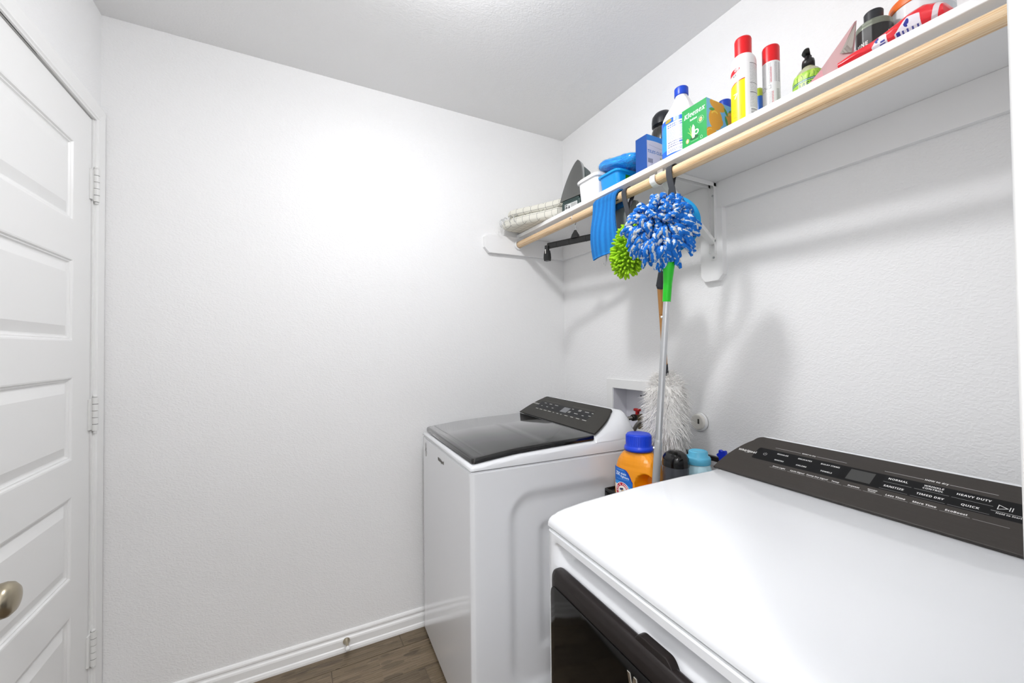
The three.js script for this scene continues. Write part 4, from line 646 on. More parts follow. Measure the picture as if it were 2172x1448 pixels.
{
  // bleach jug
  const t = thing('bleach_jug', 'white jug with blue cap and blue label on the shelf', 'jug', [1.112, SY, 0.910]);
  const jug = body([[0, 0.050, 0.052, 2.5], [0.004, 0.055, 0.056, 2.5], [0.03, 0.056, 0.057, 2.5], [0.125, 0.056, 0.057, 2.5], [0.14, 0.054, 0.055, 2.4], [0.158, 0.046, 0.048, 2.3], [0.178, 0.034, 0.036, 2.2], [0.196, 0.024, 0.028], [0.210, 0.019, 0.0205], [0.218, 0.017, 0.017], [0.226, 0.017, 0.017]], 72, 0.9);
  const p = jug.attributes.position; for (let i = 0; i < p.count; i++) { const x = p.getX(i), y = p.getY(i), z = p.getZ(i), d = Math.hypot((y - 0.168) / 0.028, (z - 0.026) / 0.016); const k = smooth(1, 0.2, d); p.setX(i, x * (1 - 0.62 * k)); } jug.computeVertexNormals();
  mesh('jug', toCreasedNormals(jug, 0.9), std({ color: 0xf0f2f5, roughness: 0.35 }), t);
  mesh('cap', lathe([[0.0175, 0.214], [0.0215, 0.215], [0.0215, 0.2385], [0.0195, 0.241], [0, 0.2412]], 40), std({ color: 0x0f47c8, roughness: 0.35 }), t);
  const lab = body([[0.012, 0.0567, 0.0577, 2.5], [0.128, 0.0567, 0.0577, 2.5]], 72, 0.9);
  mesh('label', lab, wrapLabel(1024, 256, (c, w, h) => {           // canvas x runs round the jug; half way round faces the room
    c.fillStyle = '#1767dd'; c.fillRect(0, 0, w, h); c.fillStyle = '#2f9df2'; c.beginPath(); c.moveTo(350, 256); c.quadraticCurveTo(370, 60, 450, 30); c.lineTo(486, 30); c.lineTo(486, 256); c.fill(); c.fillStyle = '#1767dd'; c.fillRect(0, 214, w, 42);
    c.fillStyle = '#e8ecf6'; c.fillRect(486, 34, 250, 214); c.fillRect(540, 0, 120, 30); c.fillStyle = '#b39a3c'; c.beginPath(); c.ellipse(500, 14, 26, 13, 0, 0, 7); c.fill(); c.fillStyle = '#1767dd'; c.fillRect(560, 4, 60, 26);
    lines(c, 498, 46, 226, 2, 14, '#2c58b8', 6); lines(c, 498, 78, 226, 9, 9, '#98a4c6', 3); lines(c, 498, 168, 226, 3, 16, '#4a4c86', 5); lines(c, 498, 222, 226, 2, 10, '#6f76a8', 4); c.fillStyle = '#1550c0'; c.fillRect(590, 180, 90, 9); c.fillRect(630, 204, 50, 9);
  }), t);
}
{
  // tissue cube: green end to the room, lemon print towards the doorway
  const t = thing('tissue_box', 'tissue box with green end panel and yellow lemon print', 'tissue box', [1.101, SY, 0.810]);
  const front = label(512, 716, (c, w, h) => {
    c.fillStyle = '#0d9f49'; c.fillRect(0, 0, w, h); c.fillStyle = '#fff'; c.save(); c.translate(36, 190); c.rotate(-0.03); c.font = 'italic bold 118px serif'; c.fillText('Kleenex', 0, 0, 440); c.restore(); c.font = 'bold 54px sans-serif'; c.fillText('lotion', 170, 268, 150);
    c.strokeStyle = '#eafbe6'; c.lineWidth = 5; c.setLineDash([16, 9]); c.beginPath(); c.arc(392, 330, 62, 0, 7); c.stroke(); c.setLineDash([]); c.fillStyle = '#e9d3a2'; c.beginPath(); c.ellipse(392, 330, 34, 42, 0.2, 0, 7); c.fill(); c.fillStyle = '#b98352'; c.fillRect(366, 318, 52, 10); c.fillRect(366, 338, 52, 8);
    c.fillStyle = '#0b5e2c'; c.beginPath(); c.ellipse(256, 600, 90, 30, 0, 0, 7); c.fill();
    c.fillStyle = '#f6f2ee'; c.beginPath(); c.roundRect(206, 380, 62, 220, 26); c.fill(); c.beginPath(); c.moveTo(216, 390); c.quadraticCurveTo(236, 310, 256, 390); c.fill(); c.strokeStyle = '#f6f2ee'; c.lineWidth = 22; c.beginPath(); c.arc(300, 510, 38, 0, 7); c.stroke();
    c.strokeStyle = '#bfe26a'; c.lineWidth = 7; for (const [x, y] of [[150, 380], [120, 450], [180, 350]]) { c.beginPath(); c.moveTo(216, 600); c.quadraticCurveTo(190, 500, x, y); c.stroke(); }
    c.fillStyle = '#e8bd7d'; c.beginPath(); c.ellipse(112, 610, 34, 44, 0, 0, 7); c.fill(); c.fillStyle = '#f6e7cc'; c.beginPath(); c.ellipse(112, 610, 17, 26, 0, 0, 7); c.fill(); lines(c, 180, 648, 150, 1, 8, '#bfe8c4', 6); c.strokeStyle = '#d8f0da'; c.lineWidth = 5; c.beginPath(); c.ellipse(400, 650, 20, 26, 0, 0, 7); c.stroke();
  }), side = label(716, 716, (c, w, h) => {
    c.fillStyle = '#79c3ee'; c.fillRect(0, 0, w, h);
    const lemon = (x, y, a, b, r) => { c.save(); c.translate(x, y); c.rotate(r); c.fillStyle = '#e9a512'; c.beginPath(); c.ellipse(0, 0, a, b, 0, 0, 7); c.fill(); c.beginPath(); c.ellipse(a * 0.95, 0, a * 0.2, b * 0.28, 0, 0, 7); c.fill(); c.strokeStyle = '#f6cf3a'; c.lineWidth = b * 0.14; c.beginPath(); c.ellipse(-a * 0.1, 0, a * 0.62, b * 0.66, 0, 3.6, 5.2); c.stroke(); c.restore(); };
    const leaf = (x, y, l, r) => { c.save(); c.translate(x, y); c.rotate(r); c.fillStyle = '#37962b'; c.beginPath(); c.moveTo(0, 0); c.quadraticCurveTo(l / 2, -l * 0.3, l, 0); c.quadraticCurveTo(l / 2, l * 0.3, 0, 0); c.fill(); c.strokeStyle = '#8cc63c'; c.lineWidth = 5; c.beginPath(); c.moveTo(0, 0); c.lineTo(l, 0); c.stroke(); c.restore(); };
    lemon(300, 70, 210, 100, 0.15); lemon(240, 330, 180, 200, 0.2); lemon(640, 250, 120, 160, 0.5); lemon(120, 600, 150, 100, -0.2); lemon(420, 620, 150, 110, 0.4); lemon(640, 560, 130, 110, -0.4);
    leaf(60, 190, 170, -0.2); leaf(470, 60, 190, 0.9); leaf(500, 200, 210, 1.2); leaf(400, 470, 190, -0.1); leaf(150, 690, 180, -0.9); leaf(560, 420, 150, 0.4); leaf(600, 120, 120, -0.5);
  });
  const blue = std({ color: 0x8ccdf0, roughness: 0.5 }), g = new THREE.BoxGeometry(0.118, 0.116, 0.084).translate(0, 0.058, 0);
  mesh('carton', g, [blue, front, side, blue, side, blue], t);
}
{
  const t = thing('blue_capped_bottle', 'white bottle with blue cap behind the tissue box', 'bottle', [1.27, SY, 0.868]);
  mesh('bottle', body([[0, 0.03, 0.04, 2.6], [0.004, 0.033, 0.043, 2.6], [0.15, 0.033, 0.043, 2.6], [0.178, 0.022, 0.026], [0.193, 0.016, 0.016]], 40, 0.9), std({ color: 0xe9eef4, roughness: 0.35 }), t);
  mesh('cap', lathe([[0.0165, 0.187], [0.021, 0.188], [0.021, 0.216], [0.018, 0.219], [0, 0.2195]], 36), std({ color: 0x0f3fb4, roughness: 0.35 }), t);
}
// spray cans: the printed wrap starts at the side facing +x and runs towards the doorway side
{
  const t = thing('spray_can', 'tall yellow and white spray can with a narrow red cap', 'spray can', [1.081, SY, 0.682]);
  mesh('can', lathe([[0, 0.004], [0.026, 0.003], [0.0305, 0.0005], [0.0315, 0.004], [0.0312, 0.007]], 64), std({ color: 0x15181a, roughness: 0.4 }), t);
  const wrap = wrapLabel(1024, 1024, (c, w, h) => {                   // seen from the room: 512..1024 spans the visible half, left to right
    c.fillStyle = '#f6f6f7'; c.fillRect(0, 0, w, h);
    c.fillStyle = '#ffec05'; c.beginPath(); c.moveTo(430, h); c.lineTo(430, 420); c.quadraticCurveTo(560, 330, 722, 300); c.lineTo(722, h); c.fill(); c.strokeStyle = '#c81f1f'; c.lineWidth = 16; c.beginPath(); c.moveTo(430, 412); c.quadraticCurveTo(560, 322, 722, 292); c.stroke();
    c.fillStyle = '#d1202c'; c.beginPath(); c.ellipse(560, 110, 106, 44, -0.25, 0, 7); c.fill(); c.fillStyle = '#fff'; c.font = 'italic bold 60px sans-serif'; c.save(); c.translate(584, 118); c.rotate(-0.25); c.fillText('OW', 0, 0, 70); c.restore();
    c.fillStyle = '#3b3b3b'; c.font = 'bold 54px sans-serif'; c.save(); c.translate(560, 210); c.rotate(-0.2); c.fillText('KE', 0, 0, 80); c.restore();
    c.fillStyle = '#fff'; c.font = 'bold 130px sans-serif'; c.fillText('7', 560, 610); c.strokeStyle = '#cfa800'; c.lineWidth = 5; c.strokeRect(560, 760, 110, 190); lines(c, 545, 820, 90, 7, 22, '#8a7a10', 5);
    lines(c, 786, 30, 200, 54, 15, '#7c7d84', 5); c.fillStyle = '#55565c'; for (const y of [30, 390, 560]) c.fillRect(786, y, 150, 9); c.fillStyle = '#f6f6f7'; c.fillRect(786, 850, 200, 160); for (let y = 862; y < 980; y += 9) { c.fillStyle = rnd() < 0.6 ? '#4d4852' : '#c6c2cc'; c.fillRect(796, y, 120, rr(3, 7)); }
  });
  const wrapAt = (r, y0, y1) => new THREE.CylinderGeometry(r, r, y1 - y0, 64, 1, true).rotateY(0.94).translate(0, (y0 + y1) / 2, 0);
  mesh('print', wrapAt(0.0312, 0.0065, 0.158), wrap, t);
  mesh('shoulder', lathe([[0.0312, 0.158], [0.031, 0.168], [0.0285, 0.178], [0.0235, 0.186], [0.0215, 0.1875]], 64), std({ color: 0xf4f4f5, roughness: 0.3 }), t);
  mesh('cap', lathe([[0.0205, 0.184], [0.0208, 0.232], [0.0195, 0.236], [0, 0.2365]], 48), std({ color: 0xe3101b, roughness: 0.35 }), t);
}
{
  const t = thing('white_spray_can', 'slim white spray can with a wide red cap', 'spray can', [1.13, SY, 0.637]);
  const wrap = wrapLabel(1024, 1024, (c, w, h) => { c.fillStyle = '#eeeef0'; c.fillRect(0, 0, w, h); const col = (x, y, hh, n, st, k, th) => { c.save(); c.translate(x, y); c.rotate(Math.PI / 2); lines(c, 0, 0, hh, n, -st, k, th); c.restore(); }; col(700, 30, 380, 4, 22, '#a7a9ae', 9); col(600, 240, 150, 2, 22, '#c8c9cc', 8); col(760, 110, 280, 2, 18, '#d0404e', 9); col(840, 30, 360, 3, 18, '#8a8c92', 8); col(920, 40, 350, 3, 18, '#77797f', 8); c.fillStyle = '#5d5e64'; c.fillRect(540, 470, 22, 70); c.strokeStyle = '#6d6e74'; c.lineWidth = 6; c.strokeRect(580, 450, 70, 70); c.strokeRect(690, 440, 70, 60); c.fillRect(650, 480, 40, 7); col(690, 560, 250, 5, 22, '#a7a9ae', 8); col(790, 560, 250, 2, 18, '#d0404e', 9); col(880, 520, 300, 4, 18, '#77797f', 8); c.fillStyle = '#f4f4f4'; c.fillRect(640, 850, 340, 170); for (let x = 668; x < 900; x += 14) { c.fillStyle = '#55565a'; c.fillRect(x, 866, rr(3, 10), 110); } });
  mesh('can', join(lathe([[0, 0.003], [0.019, 0.002], [0.0205, 0.0005], [0.0209, 0.004], [0.0205, 0.006]], 48)), std({ color: 0xdfe0e2, roughness: 0.3 }), t);
  mesh('print', new THREE.CylinderGeometry(0.0205, 0.0205, 0.149, 48, 1, true).rotateY(0.51).translate(0, 0.0805, 0), wrap, t);
  mesh('cap', lathe([[0.0203, 0.154], [0.0204, 0.196], [0.019, 0.2], [0, 0.2005]], 48), std({ color: 0xe3101b, roughness: 0.35 }), t);
}
{
  const t = thing('sponge_pack', 'small green and blue pack behind the yellow spray can', 'pack', [1.205, SY, 0.724]);
  mesh('pack', body([[0, 0.02, 0.024, 5], [0.004, 0.022, 0.026, 5], [0.14, 0.022, 0.026, 5], [0.15, 0.018, 0.022, 4]], 40), wrapLabel(256, 256, (c, w, h) => { c.fillStyle = '#a9bd2c'; c.fillRect(0, 0, w, h); c.fillStyle = '#2163ba'; c.fillRect(0, 44, w, 90); c.fillStyle = '#8fc6b4'; c.fillRect(0, 134, w, 70); c.fillStyle = '#2f8f5f'; c.fillRect(0, 204, w, 52); }), t);
}
{
  // hand soap with pump
  const t = thing('soap_bottle', 'clear green hand soap bottle with a black pump', 'soap bottle', [1.125, SY, 0.545]);
  const rings = [[0, 0.026, 0.03], [0.004, 0.0285, 0.033], [0.055, 0.0285, 0.033], [0.068, 0.026, 0.030], [0.08, 0.019, 0.021], [0.087, 0.0125, 0.0135], [0.09, 0.0115, 0.0115]];
  mesh('bottle', body(rings.map((r) => [...r, 2.2]), 56, 0.9), std({ color: 0xb7b896, roughness: 0.15 }), t);
  mesh('label', body([[0.004, 0.0290, 0.0335, 2.2], [0.056, 0.0290, 0.0335, 2.2], [0.069, 0.0263, 0.0304, 2.2]], 56, 0.9), wrapLabel(1024, 256, (c, w, h) => { c.fillStyle = '#9bc93e'; c.fillRect(0, 0, w, h); c.fillStyle = '#bcdc5e'; for (let i = 0; i < 60; i++) { c.beginPath(); c.ellipse(rr(0, w), rr(0, 70), rr(10, 40), rr(5, 16), rr(0, 3), 0, 7); c.fill(); } c.strokeStyle = '#3f6d22'; c.lineWidth = 5; for (let x = 20; x < w; x += 55) { c.beginPath(); c.moveTo(x, 78); c.quadraticCurveTo(x + 8, 50, x + rr(-16, 24), rr(10, 45)); c.stroke(); } c.fillStyle = '#0d5a4c'; c.fillRect(0, 78, w, 22); lines(c, 10, 86, w - 20, 1, 8, '#cfe8dc', 6); c.fillStyle = '#1c4a30'; c.font = 'bold 78px sans-serif'; for (const x of [430]) { c.save(); c.translate(x + 40, 166); c.fillText("MEYER'S", 0, 0, 330); c.restore(); c.fillRect(x + 4, 134, 26, 8); } }), t);
  mesh('collar', lathe([[0, 0.0885], [0.0135, 0.089], [0.0135, 0.101], [0.0125, 0.107], [0.0075, 0.1085], [0.0075, 0.117], [0.005, 0.118], [0, 0.118]], 40), M.blackPlastic, t);
  mesh('pump', body([[0.118, 0.007, 0.005, 2.4], [0.122, 0.0125, 0.0065, 2.4, -0.003, -0.004], [0.127, 0.015, 0.0072, 2.4, -0.004, -0.006], [0.131, 0.012, 0.006, 2.4, -0.003, -0.005], [0.1325, 0.006, 0.003, 2.4, -0.002, -0.004]], 32, 0.9).rotateY(0.7), M.blackPlastic, t);
}
{
  // blister card leaning against the pack behind it
  const t = thing('blister_card', 'pinkish clear blister card leaning on edge beside the soap bottle', 'package', [1.05, SY, 0.46]);
  const q = (v, y, u) => [v - 1.05, y - SY, -(u - 0.46)];
  const solid = (a, th) => loft([a.map((p) => q(...p)), a.map(([v, y, u]) => q(v + th * 0.75, y, u + th * 0.66))], { crease: 0.3 });
  const card = phys({ color: 0xe3bfc0, roughness: 0.25, transmission: 0.35, thickness: 0 });
  mesh('sheet', solid([[1.043, SY + 0.001, 0.500], [1.055, SY + 0.001, 0.425], [1.066, 1.966, 0.4215], [1.062, 1.963, 0.424]], 0.0015), card, t);
  mesh('flap', solid([[1.040, SY + 0.001, 0.502], [1.047, SY + 0.001, 0.476], [1.053, 1.906, 0.468]], 0.0015), std({ color: 0xd79aa2, roughness: 0.4 }), t);
  const pr = solid([[1.0502, 1.905, 0.4465], [1.0538, 1.896, 0.4265], [1.0648, 1.962, 0.4222]], 0.0008);
  mesh('print', pr, std({ roughness: 0.5, map: canvasTexture(256, 256, (c, w, h) => { c.fillStyle = '#a49c94'; c.fillRect(0, 0, w, h); for (let i = 0; i < 160; i++) { c.fillStyle = rnd() < 0.5 ? 'rgba(60,52,48,0.6)' : 'rgba(215,208,200,0.6)'; c.fillRect(rr(0, w), rr(0, h), rr(4, 26), rr(2, 5)); } }) }), t);
}
{
  const t = thing('white_jar', 'plain white round jar partly hidden behind the red pack', 'jar', [1.128, SY, 0.462]);
  mesh('jar', body([[0.004, 0.026, 0.026], [0.008, 0.0275, 0.0275], [0.05, 0.0275, 0.0275], [0.062, 0.025, 0.025], [0.068, 0.018, 0.018], [0.0695, 0.008, 0.008]], 48, 0.9), std({ color: 0xe9eaee, roughness: 0.35 }), t);
  mesh('base', lathe([[0, 0], [0.026, 0], [0.0275, 0.003], [0.027, 0.0055], [0, 0.0055]], 40), M.blackPlastic, t);
}
{
  const t = thing('black_bottle', 'matte black bottle with grey shoulder band and flat black cap', 'bottle', [1.14, SY, 0.42]);
  mesh('bottle', body([[0, 0.03, 0.03], [0.004, 0.032, 0.032], [0.097, 0.032, 0.032]], 56, 0.9), wrapLabel(1024, 512, (c, w, h) => { c.fillStyle = '#1b1b19'; c.fillRect(0, 0, w, h); c.fillStyle = '#e8e8e4'; c.font = 'bold 62px sans-serif'; c.save(); c.translate(400, 200); c.fillText('UNE', 0, 0, 120); c.restore(); c.fillStyle = '#48504c'; c.fillRect(700, 90, 120, 330); c.fillStyle = '#b9c0bc'; c.fillRect(700, 90, 120, 36); }), t);
  mesh('shoulder', body([[0.097, 0.0322, 0.0322], [0.101, 0.0325, 0.0325], [0.105, 0.031, 0.031], [0.109, 0.0315, 0.0315], [0.113, 0.028, 0.028], [0.116, 0.02, 0.02]], 56, 0.7), std({ color: 0x7c8274, roughness: 0.4, metalness: 0.3 }), t);
  mesh('cap', lathe([[0.0165, 0.114], [0.017, 0.139], [0.0155, 0.141], [0, 0.1412]], 40), std({ color: 0x23252a, roughness: 0.5 }), t);
}
{
  const t = thing('orange_tub', 'white and orange round tub printed 5-in-1', 'tub', [1.20, SY, 0.3586]);
  mesh('tub', body([[0, 0.048, 0.048], [0.004, 0.051, 0.051], [0.128, 0.051, 0.051]], 64, 0.9), wrapLabel(1024, 512, (c, w, h) => { c.fillStyle = '#33352f'; c.fillRect(0, 0, w, h); c.fillStyle = '#eef0f2'; c.fillRect(0, 0, w, 190); c.fillStyle = '#f08a10'; c.fillRect(400, 190, 90, 322); c.fillStyle = '#d8dde2'; c.fillRect(490, 100, 330, 170); c.fillStyle = '#3a3c40'; c.font = 'bold 74px sans-serif'; c.fillText('5-in-1', 505, 196, 150); c.fillRect(505, 216, 150, 7); c.fillStyle = '#c2ccd8'; c.fillRect(490, 240, 330, 30); }), t);
  mesh('lid', lathe([[0.0515, 0.126], [0.0535, 0.127], [0.0535, 0.143], [0.051, 0.1455], [0, 0.146]], 56), std({ color: 0xf37012, roughness: 0.4 }), t);
}
{
  // soft red pack lying along the shelf edge
  const t = thing('red_pack', 'long red plastic pack with white labels lying along the shelf edge', 'pack', [1.085, SY, 0.366]);
  const hgt = table([[-0.095, 0.012], [-0.085, 0.02], [-0.04, 0.027], [0.0, 0.034], [0.03, 0.046], [0.055, 0.05], [0.078, 0.036], [0.093, 0.012]]);
  const st = rows(-0.094, 0.094, 34).map((z) => { const h = hgt(z), e = Math.abs(z) > 0.085 ? 0.6 : 1; return Array.from({ length: 36 }, (_, j) => { const a = j / 36 * Math.PI * 2, c = Math.cos(a), s = Math.sin(a), sq = (x, k) => Math.sign(x) * Math.abs(x) ** k; return [sq(c, 0.7) * 0.043 * e * (1 + 0.03 * Math.sin(z * 90)), Math.max(0.0008, h / 2 + sq(s, 0.75) * h / 2 * (1 + 0.05 * Math.sin(z * 120 + c * 5))), z]; }); });
  mesh('pack', loft(st, { crease: 0.8 }), phys({ roughness: 0.28, clearcoat: 0.5, clearcoatRoughness: 0.2, map: canvasTexture(512, 1024, (c, w, h) => {          // x round the pack (a quarter = top, half = room side), y along it
    c.fillStyle = '#e40c22'; c.fillRect(0, 0, w, h); c.fillStyle = '#f0325a'; c.fillRect(120, 0, 34, h);
    const patch = (y0, y1, x0) => { c.fillStyle = '#ece6ee'; c.beginPath(); c.moveTo(x0, (y0 + y1) / 2); c.lineTo(x0 + 20, y0 + 10); c.quadraticCurveTo(x0 + 40, y0, x0 + 150, y0); c.lineTo(x0 + 150, y1); c.lineTo(x0 + 60, y1); c.closePath(); c.fill(); };
    const heart = (x, y, k) => { c.fillStyle = '#1a2392'; c.beginPath(); c.moveTo(x - 22 * k, y); c.bezierCurveTo(x - 22 * k, y - 26 * k, x + 10 * k, y - 24 * k, x + 4 * k, y - 4 * k); c.bezierCurveTo(x + 22 * k, y - 18 * k, x + 26 * k, y + 10 * k, x - 2 * k, y + 24 * k); c.closePath(); c.fill(); };
    patch(500, 640, 218); heart(250, 590, 0.9); c.fillStyle = '#3a3f96'; c.fillRect(268, 520, 14, 40); c.fillRect(290, 520, 10, 50);
    patch(230, 440, 226); heart(262, 340, 1.0); c.fillStyle = '#1a2392'; c.fillRect(284, 396, 46, 30); c.fillStyle = '#3a3f96'; for (const y of [250, 290, 330, 366]) c.fillRect(292, y, 34, 14);
    c.fillStyle = '#f4cfd6'; c.fillRect(150, 452, 70, 10); c.fillStyle = '#dcd2d6'; c.beginPath(); c.moveTo(190, 60); c.lineTo(330, 120); c.lineTo(330, 170); c.lineTo(190, 110); c.fill();
  }) }), t);
}
{
  const t = thing('white_pouch', 'pale grey soft pouch at the end of the red pack', 'pouch', [1.10, SY, 0.222]);
  mesh('pouch', body([[0, 0.035, 0.03, 3], [0.006, 0.042, 0.038, 3], [0.03, 0.043, 0.039, 3], [0.055, 0.036, 0.034, 2.6], [0.07, 0.022, 0.026, 2.2], [0.076, 0.01, 0.018]], 40, 0.9), std({ color: 0xd6d6d4, roughness: 0.6 }), t);
  mesh('clip', bx(0.012, 0.02, 0.014, -0.04, 0.046, 0.03, 0.003), M.blackPlastic, t);
}
// ---------------------------------------------------------------- between and behind the machines
{
  // recessed supply box in the wall with two valves and hoses
  const U = 1.36, t = thing('laundry_supply_box', 'white recessed washer supply box set into the wall behind the washer', 'supply box', [VB, 0.905, U]);
  const q = (v, y, u) => new THREE.Vector3(v - VB, y - 0.905, -(u - U)), B = (a, b, r = 0.001) => { const A = q(...a), C = q(...b); return bx(Math.abs(C.x - A.x), Math.abs(C.y - A.y), Math.abs(C.z - A.z), (A.x + C.x) / 2, (A.y + C.y) / 2, (A.z + C.z) / 2, r); };
  const lil = std({ color: 0xdcdce2, roughness: 0.45 });
  const fr = roundRect(-0.19, -0.045, 0.19, 0.217, 0.004), ho = new THREE.Path(); ho.moveTo(-0.148, 0.003); ho.lineTo(-0.148, 0.175); ho.lineTo(0.148, 0.175); ho.lineTo(0.148, 0.003); ho.lineTo(-0.148, 0.003); fr.holes.push(ho);
  mesh('flange', prism(fr, 0.004, 0.0015).rotateY(-Math.PI / 2), M.whitePlastic, t);
  mesh('box', join(B([VB - 0.001, 0.905, 1.505], [VB + 0.085, 1.082, 1.51]), B([VB - 0.001, 0.905, 1.21], [VB + 0.085, 1.082, 1.215]), B([VB - 0.001, 1.078, 1.21], [VB + 0.085, 1.082, 1.51]), B([VB - 0.001, 0.905, 1.21], [VB + 0.085, 0.91, 1.51]), B([VB + 0.08, 0.905, 1.21], [VB + 0.086, 1.082, 1.51])), lil, t);
  mesh('bolt', cyl(0.003, 0.003, 0.003, 12).rotateZ(Math.PI / 2).translate(...q(VB + 0.079, 1.045, 1.41).toArray()), M.slot, t);
  const brass = std({ color: 0x8c8162, roughness: 0.35, metalness: 0.9 }), hoseM = std({ color: 0x6e6b66, roughness: 0.4, metalness: 0.6 });
  for (const [u, color, text] of [[1.352, 0xa80d12, 'red valve lever'], [1.272, 0x14208c, 'blue valve lever']]) {
    const v = mesh('valve', join(cyl(0.013, 0.013, 0.04, 20).rotateZ(Math.PI / 2).translate(...q(1.34, 0.962, u).toArray()), cyl(0.0145, 0.0145, 0.02, 6).rotateX(0).translate(...q(1.335, 0.962, u).toArray()), cyl(0.011, 0.011, 0.05, 16).translate(...q(1.352, 0.935, u).toArray())), brass, t);
    mesh('lever', join(bx(0.016, 0.026, 0.012, ...q(1.335, 0.985, u).toArray(), 0.003), bx(0.018, 0.012, 0.034, ...q(1.335, 0.994, u).toArray(), 0.004)), std({ color, roughness: 0.4 }), v).userData.label = text;
    mesh('coupling', lathe([[0.009, 0], [0.0145, 0.001], [0.0145, 0.016], [0.012, 0.02], [0.009, 0.02]], 24).rotateZ(Math.PI / 2).translate(...q(1.322, 0.962, u).toArray()), std({ color: 0x3a3833, roughness: 0.4, metalness: 0.7 }), v);
    mesh('hose', tube([q(1.305, 0.962, u), q(1.285, 0.955, u + 0.015), q(1.268, 0.925, u + 0.03), q(1.262, 0.86, u + 0.035), q(1.262, 0.70, u + 0.02)], 0.0085, 40, 12), hoseM, v);
  }
}
{
  const t = thing('cleanout_cap', 'round white slotted cleanout cap on the wall beside the fluffy duster', 'pipe cap', [VB, 0.991, 1.034]);
  mesh('collar', lathe([[0, 0.001], [0.035, 0.001], [0.035, 0.009], [0.032, 0.012], [0, 0.012]], 48).rotateZ(Math.PI / 2), M.whitePlastic, t);
  mesh('plug', lathe([[0.029, 0.011], [0.029, 0.017], [0.0265, 0.020], [0.022, 0.0205], [0.021, 0.0195], [0, 0.0195]], 48).rotateZ(Math.PI / 2), std({ color: 0xe7e4dc, roughness: 0.4 }), t);
  mesh('slot', bx(0.001, 0.018, 0.006, -0.0198, 0.003, 0.006, 0), M.slot, t);
}
{
  const t = thing('utility_cart', 'narrow black storage cart between washer and dryer', 'cart', [1.165, 0, 1.0]);
  const q = (v, y, u) => [v - 1.165, y, -(u - 1.0)], B = (a, b, r = 0.003) => { const A = q(...a), C = q(...b); return bx(Math.abs(C[0] - A[0]), Math.abs(C[1] - A[1]), Math.abs(C[2] - A[2]), (A[0] + C[0]) / 2, (A[1] + C[1]) / 2, (A[2] + C[2]) / 2, r); };
  for (const y of [0.12, 0.42, 0.747]) mesh('tray', join(B([0.991, y, 0.83], [1.31, y + 0.008, 1.172]), B([0.991, y, 0.83], [0.997, y + 0.016, 1.172]), B([1.304, y, 0.83], [1.31, y + 0.016, 1.172]), B([0.991, y, 0.83], [1.31, y + 0.016, 0.836]), B([0.991, y, 1.166], [1.31, y + 0.016, 1.172])), M.blackPlastic, t);
  for (const [v, u] of [[0.999, 0.838], [0.999, 1.164], [1.302, 0.838], [1.302, 1.164]]) { mesh('post', B([v - 0.008, 0.04, u - 0.008], [v + 0.008, v > 1.2 ? 0.885 : 0.757, u + 0.008]), M.blackPlastic, t); mesh('wheel', cyl(0.02, 0.02, 0.014, 20).rotateX(Math.PI / 2).translate(...q(v, 0.02, u)), M.rubber, t); }
  mesh('rail', B([1.294, 0.868, 0.83], [1.31, 0.885, 1.172]), M.blackPlastic, t);
}
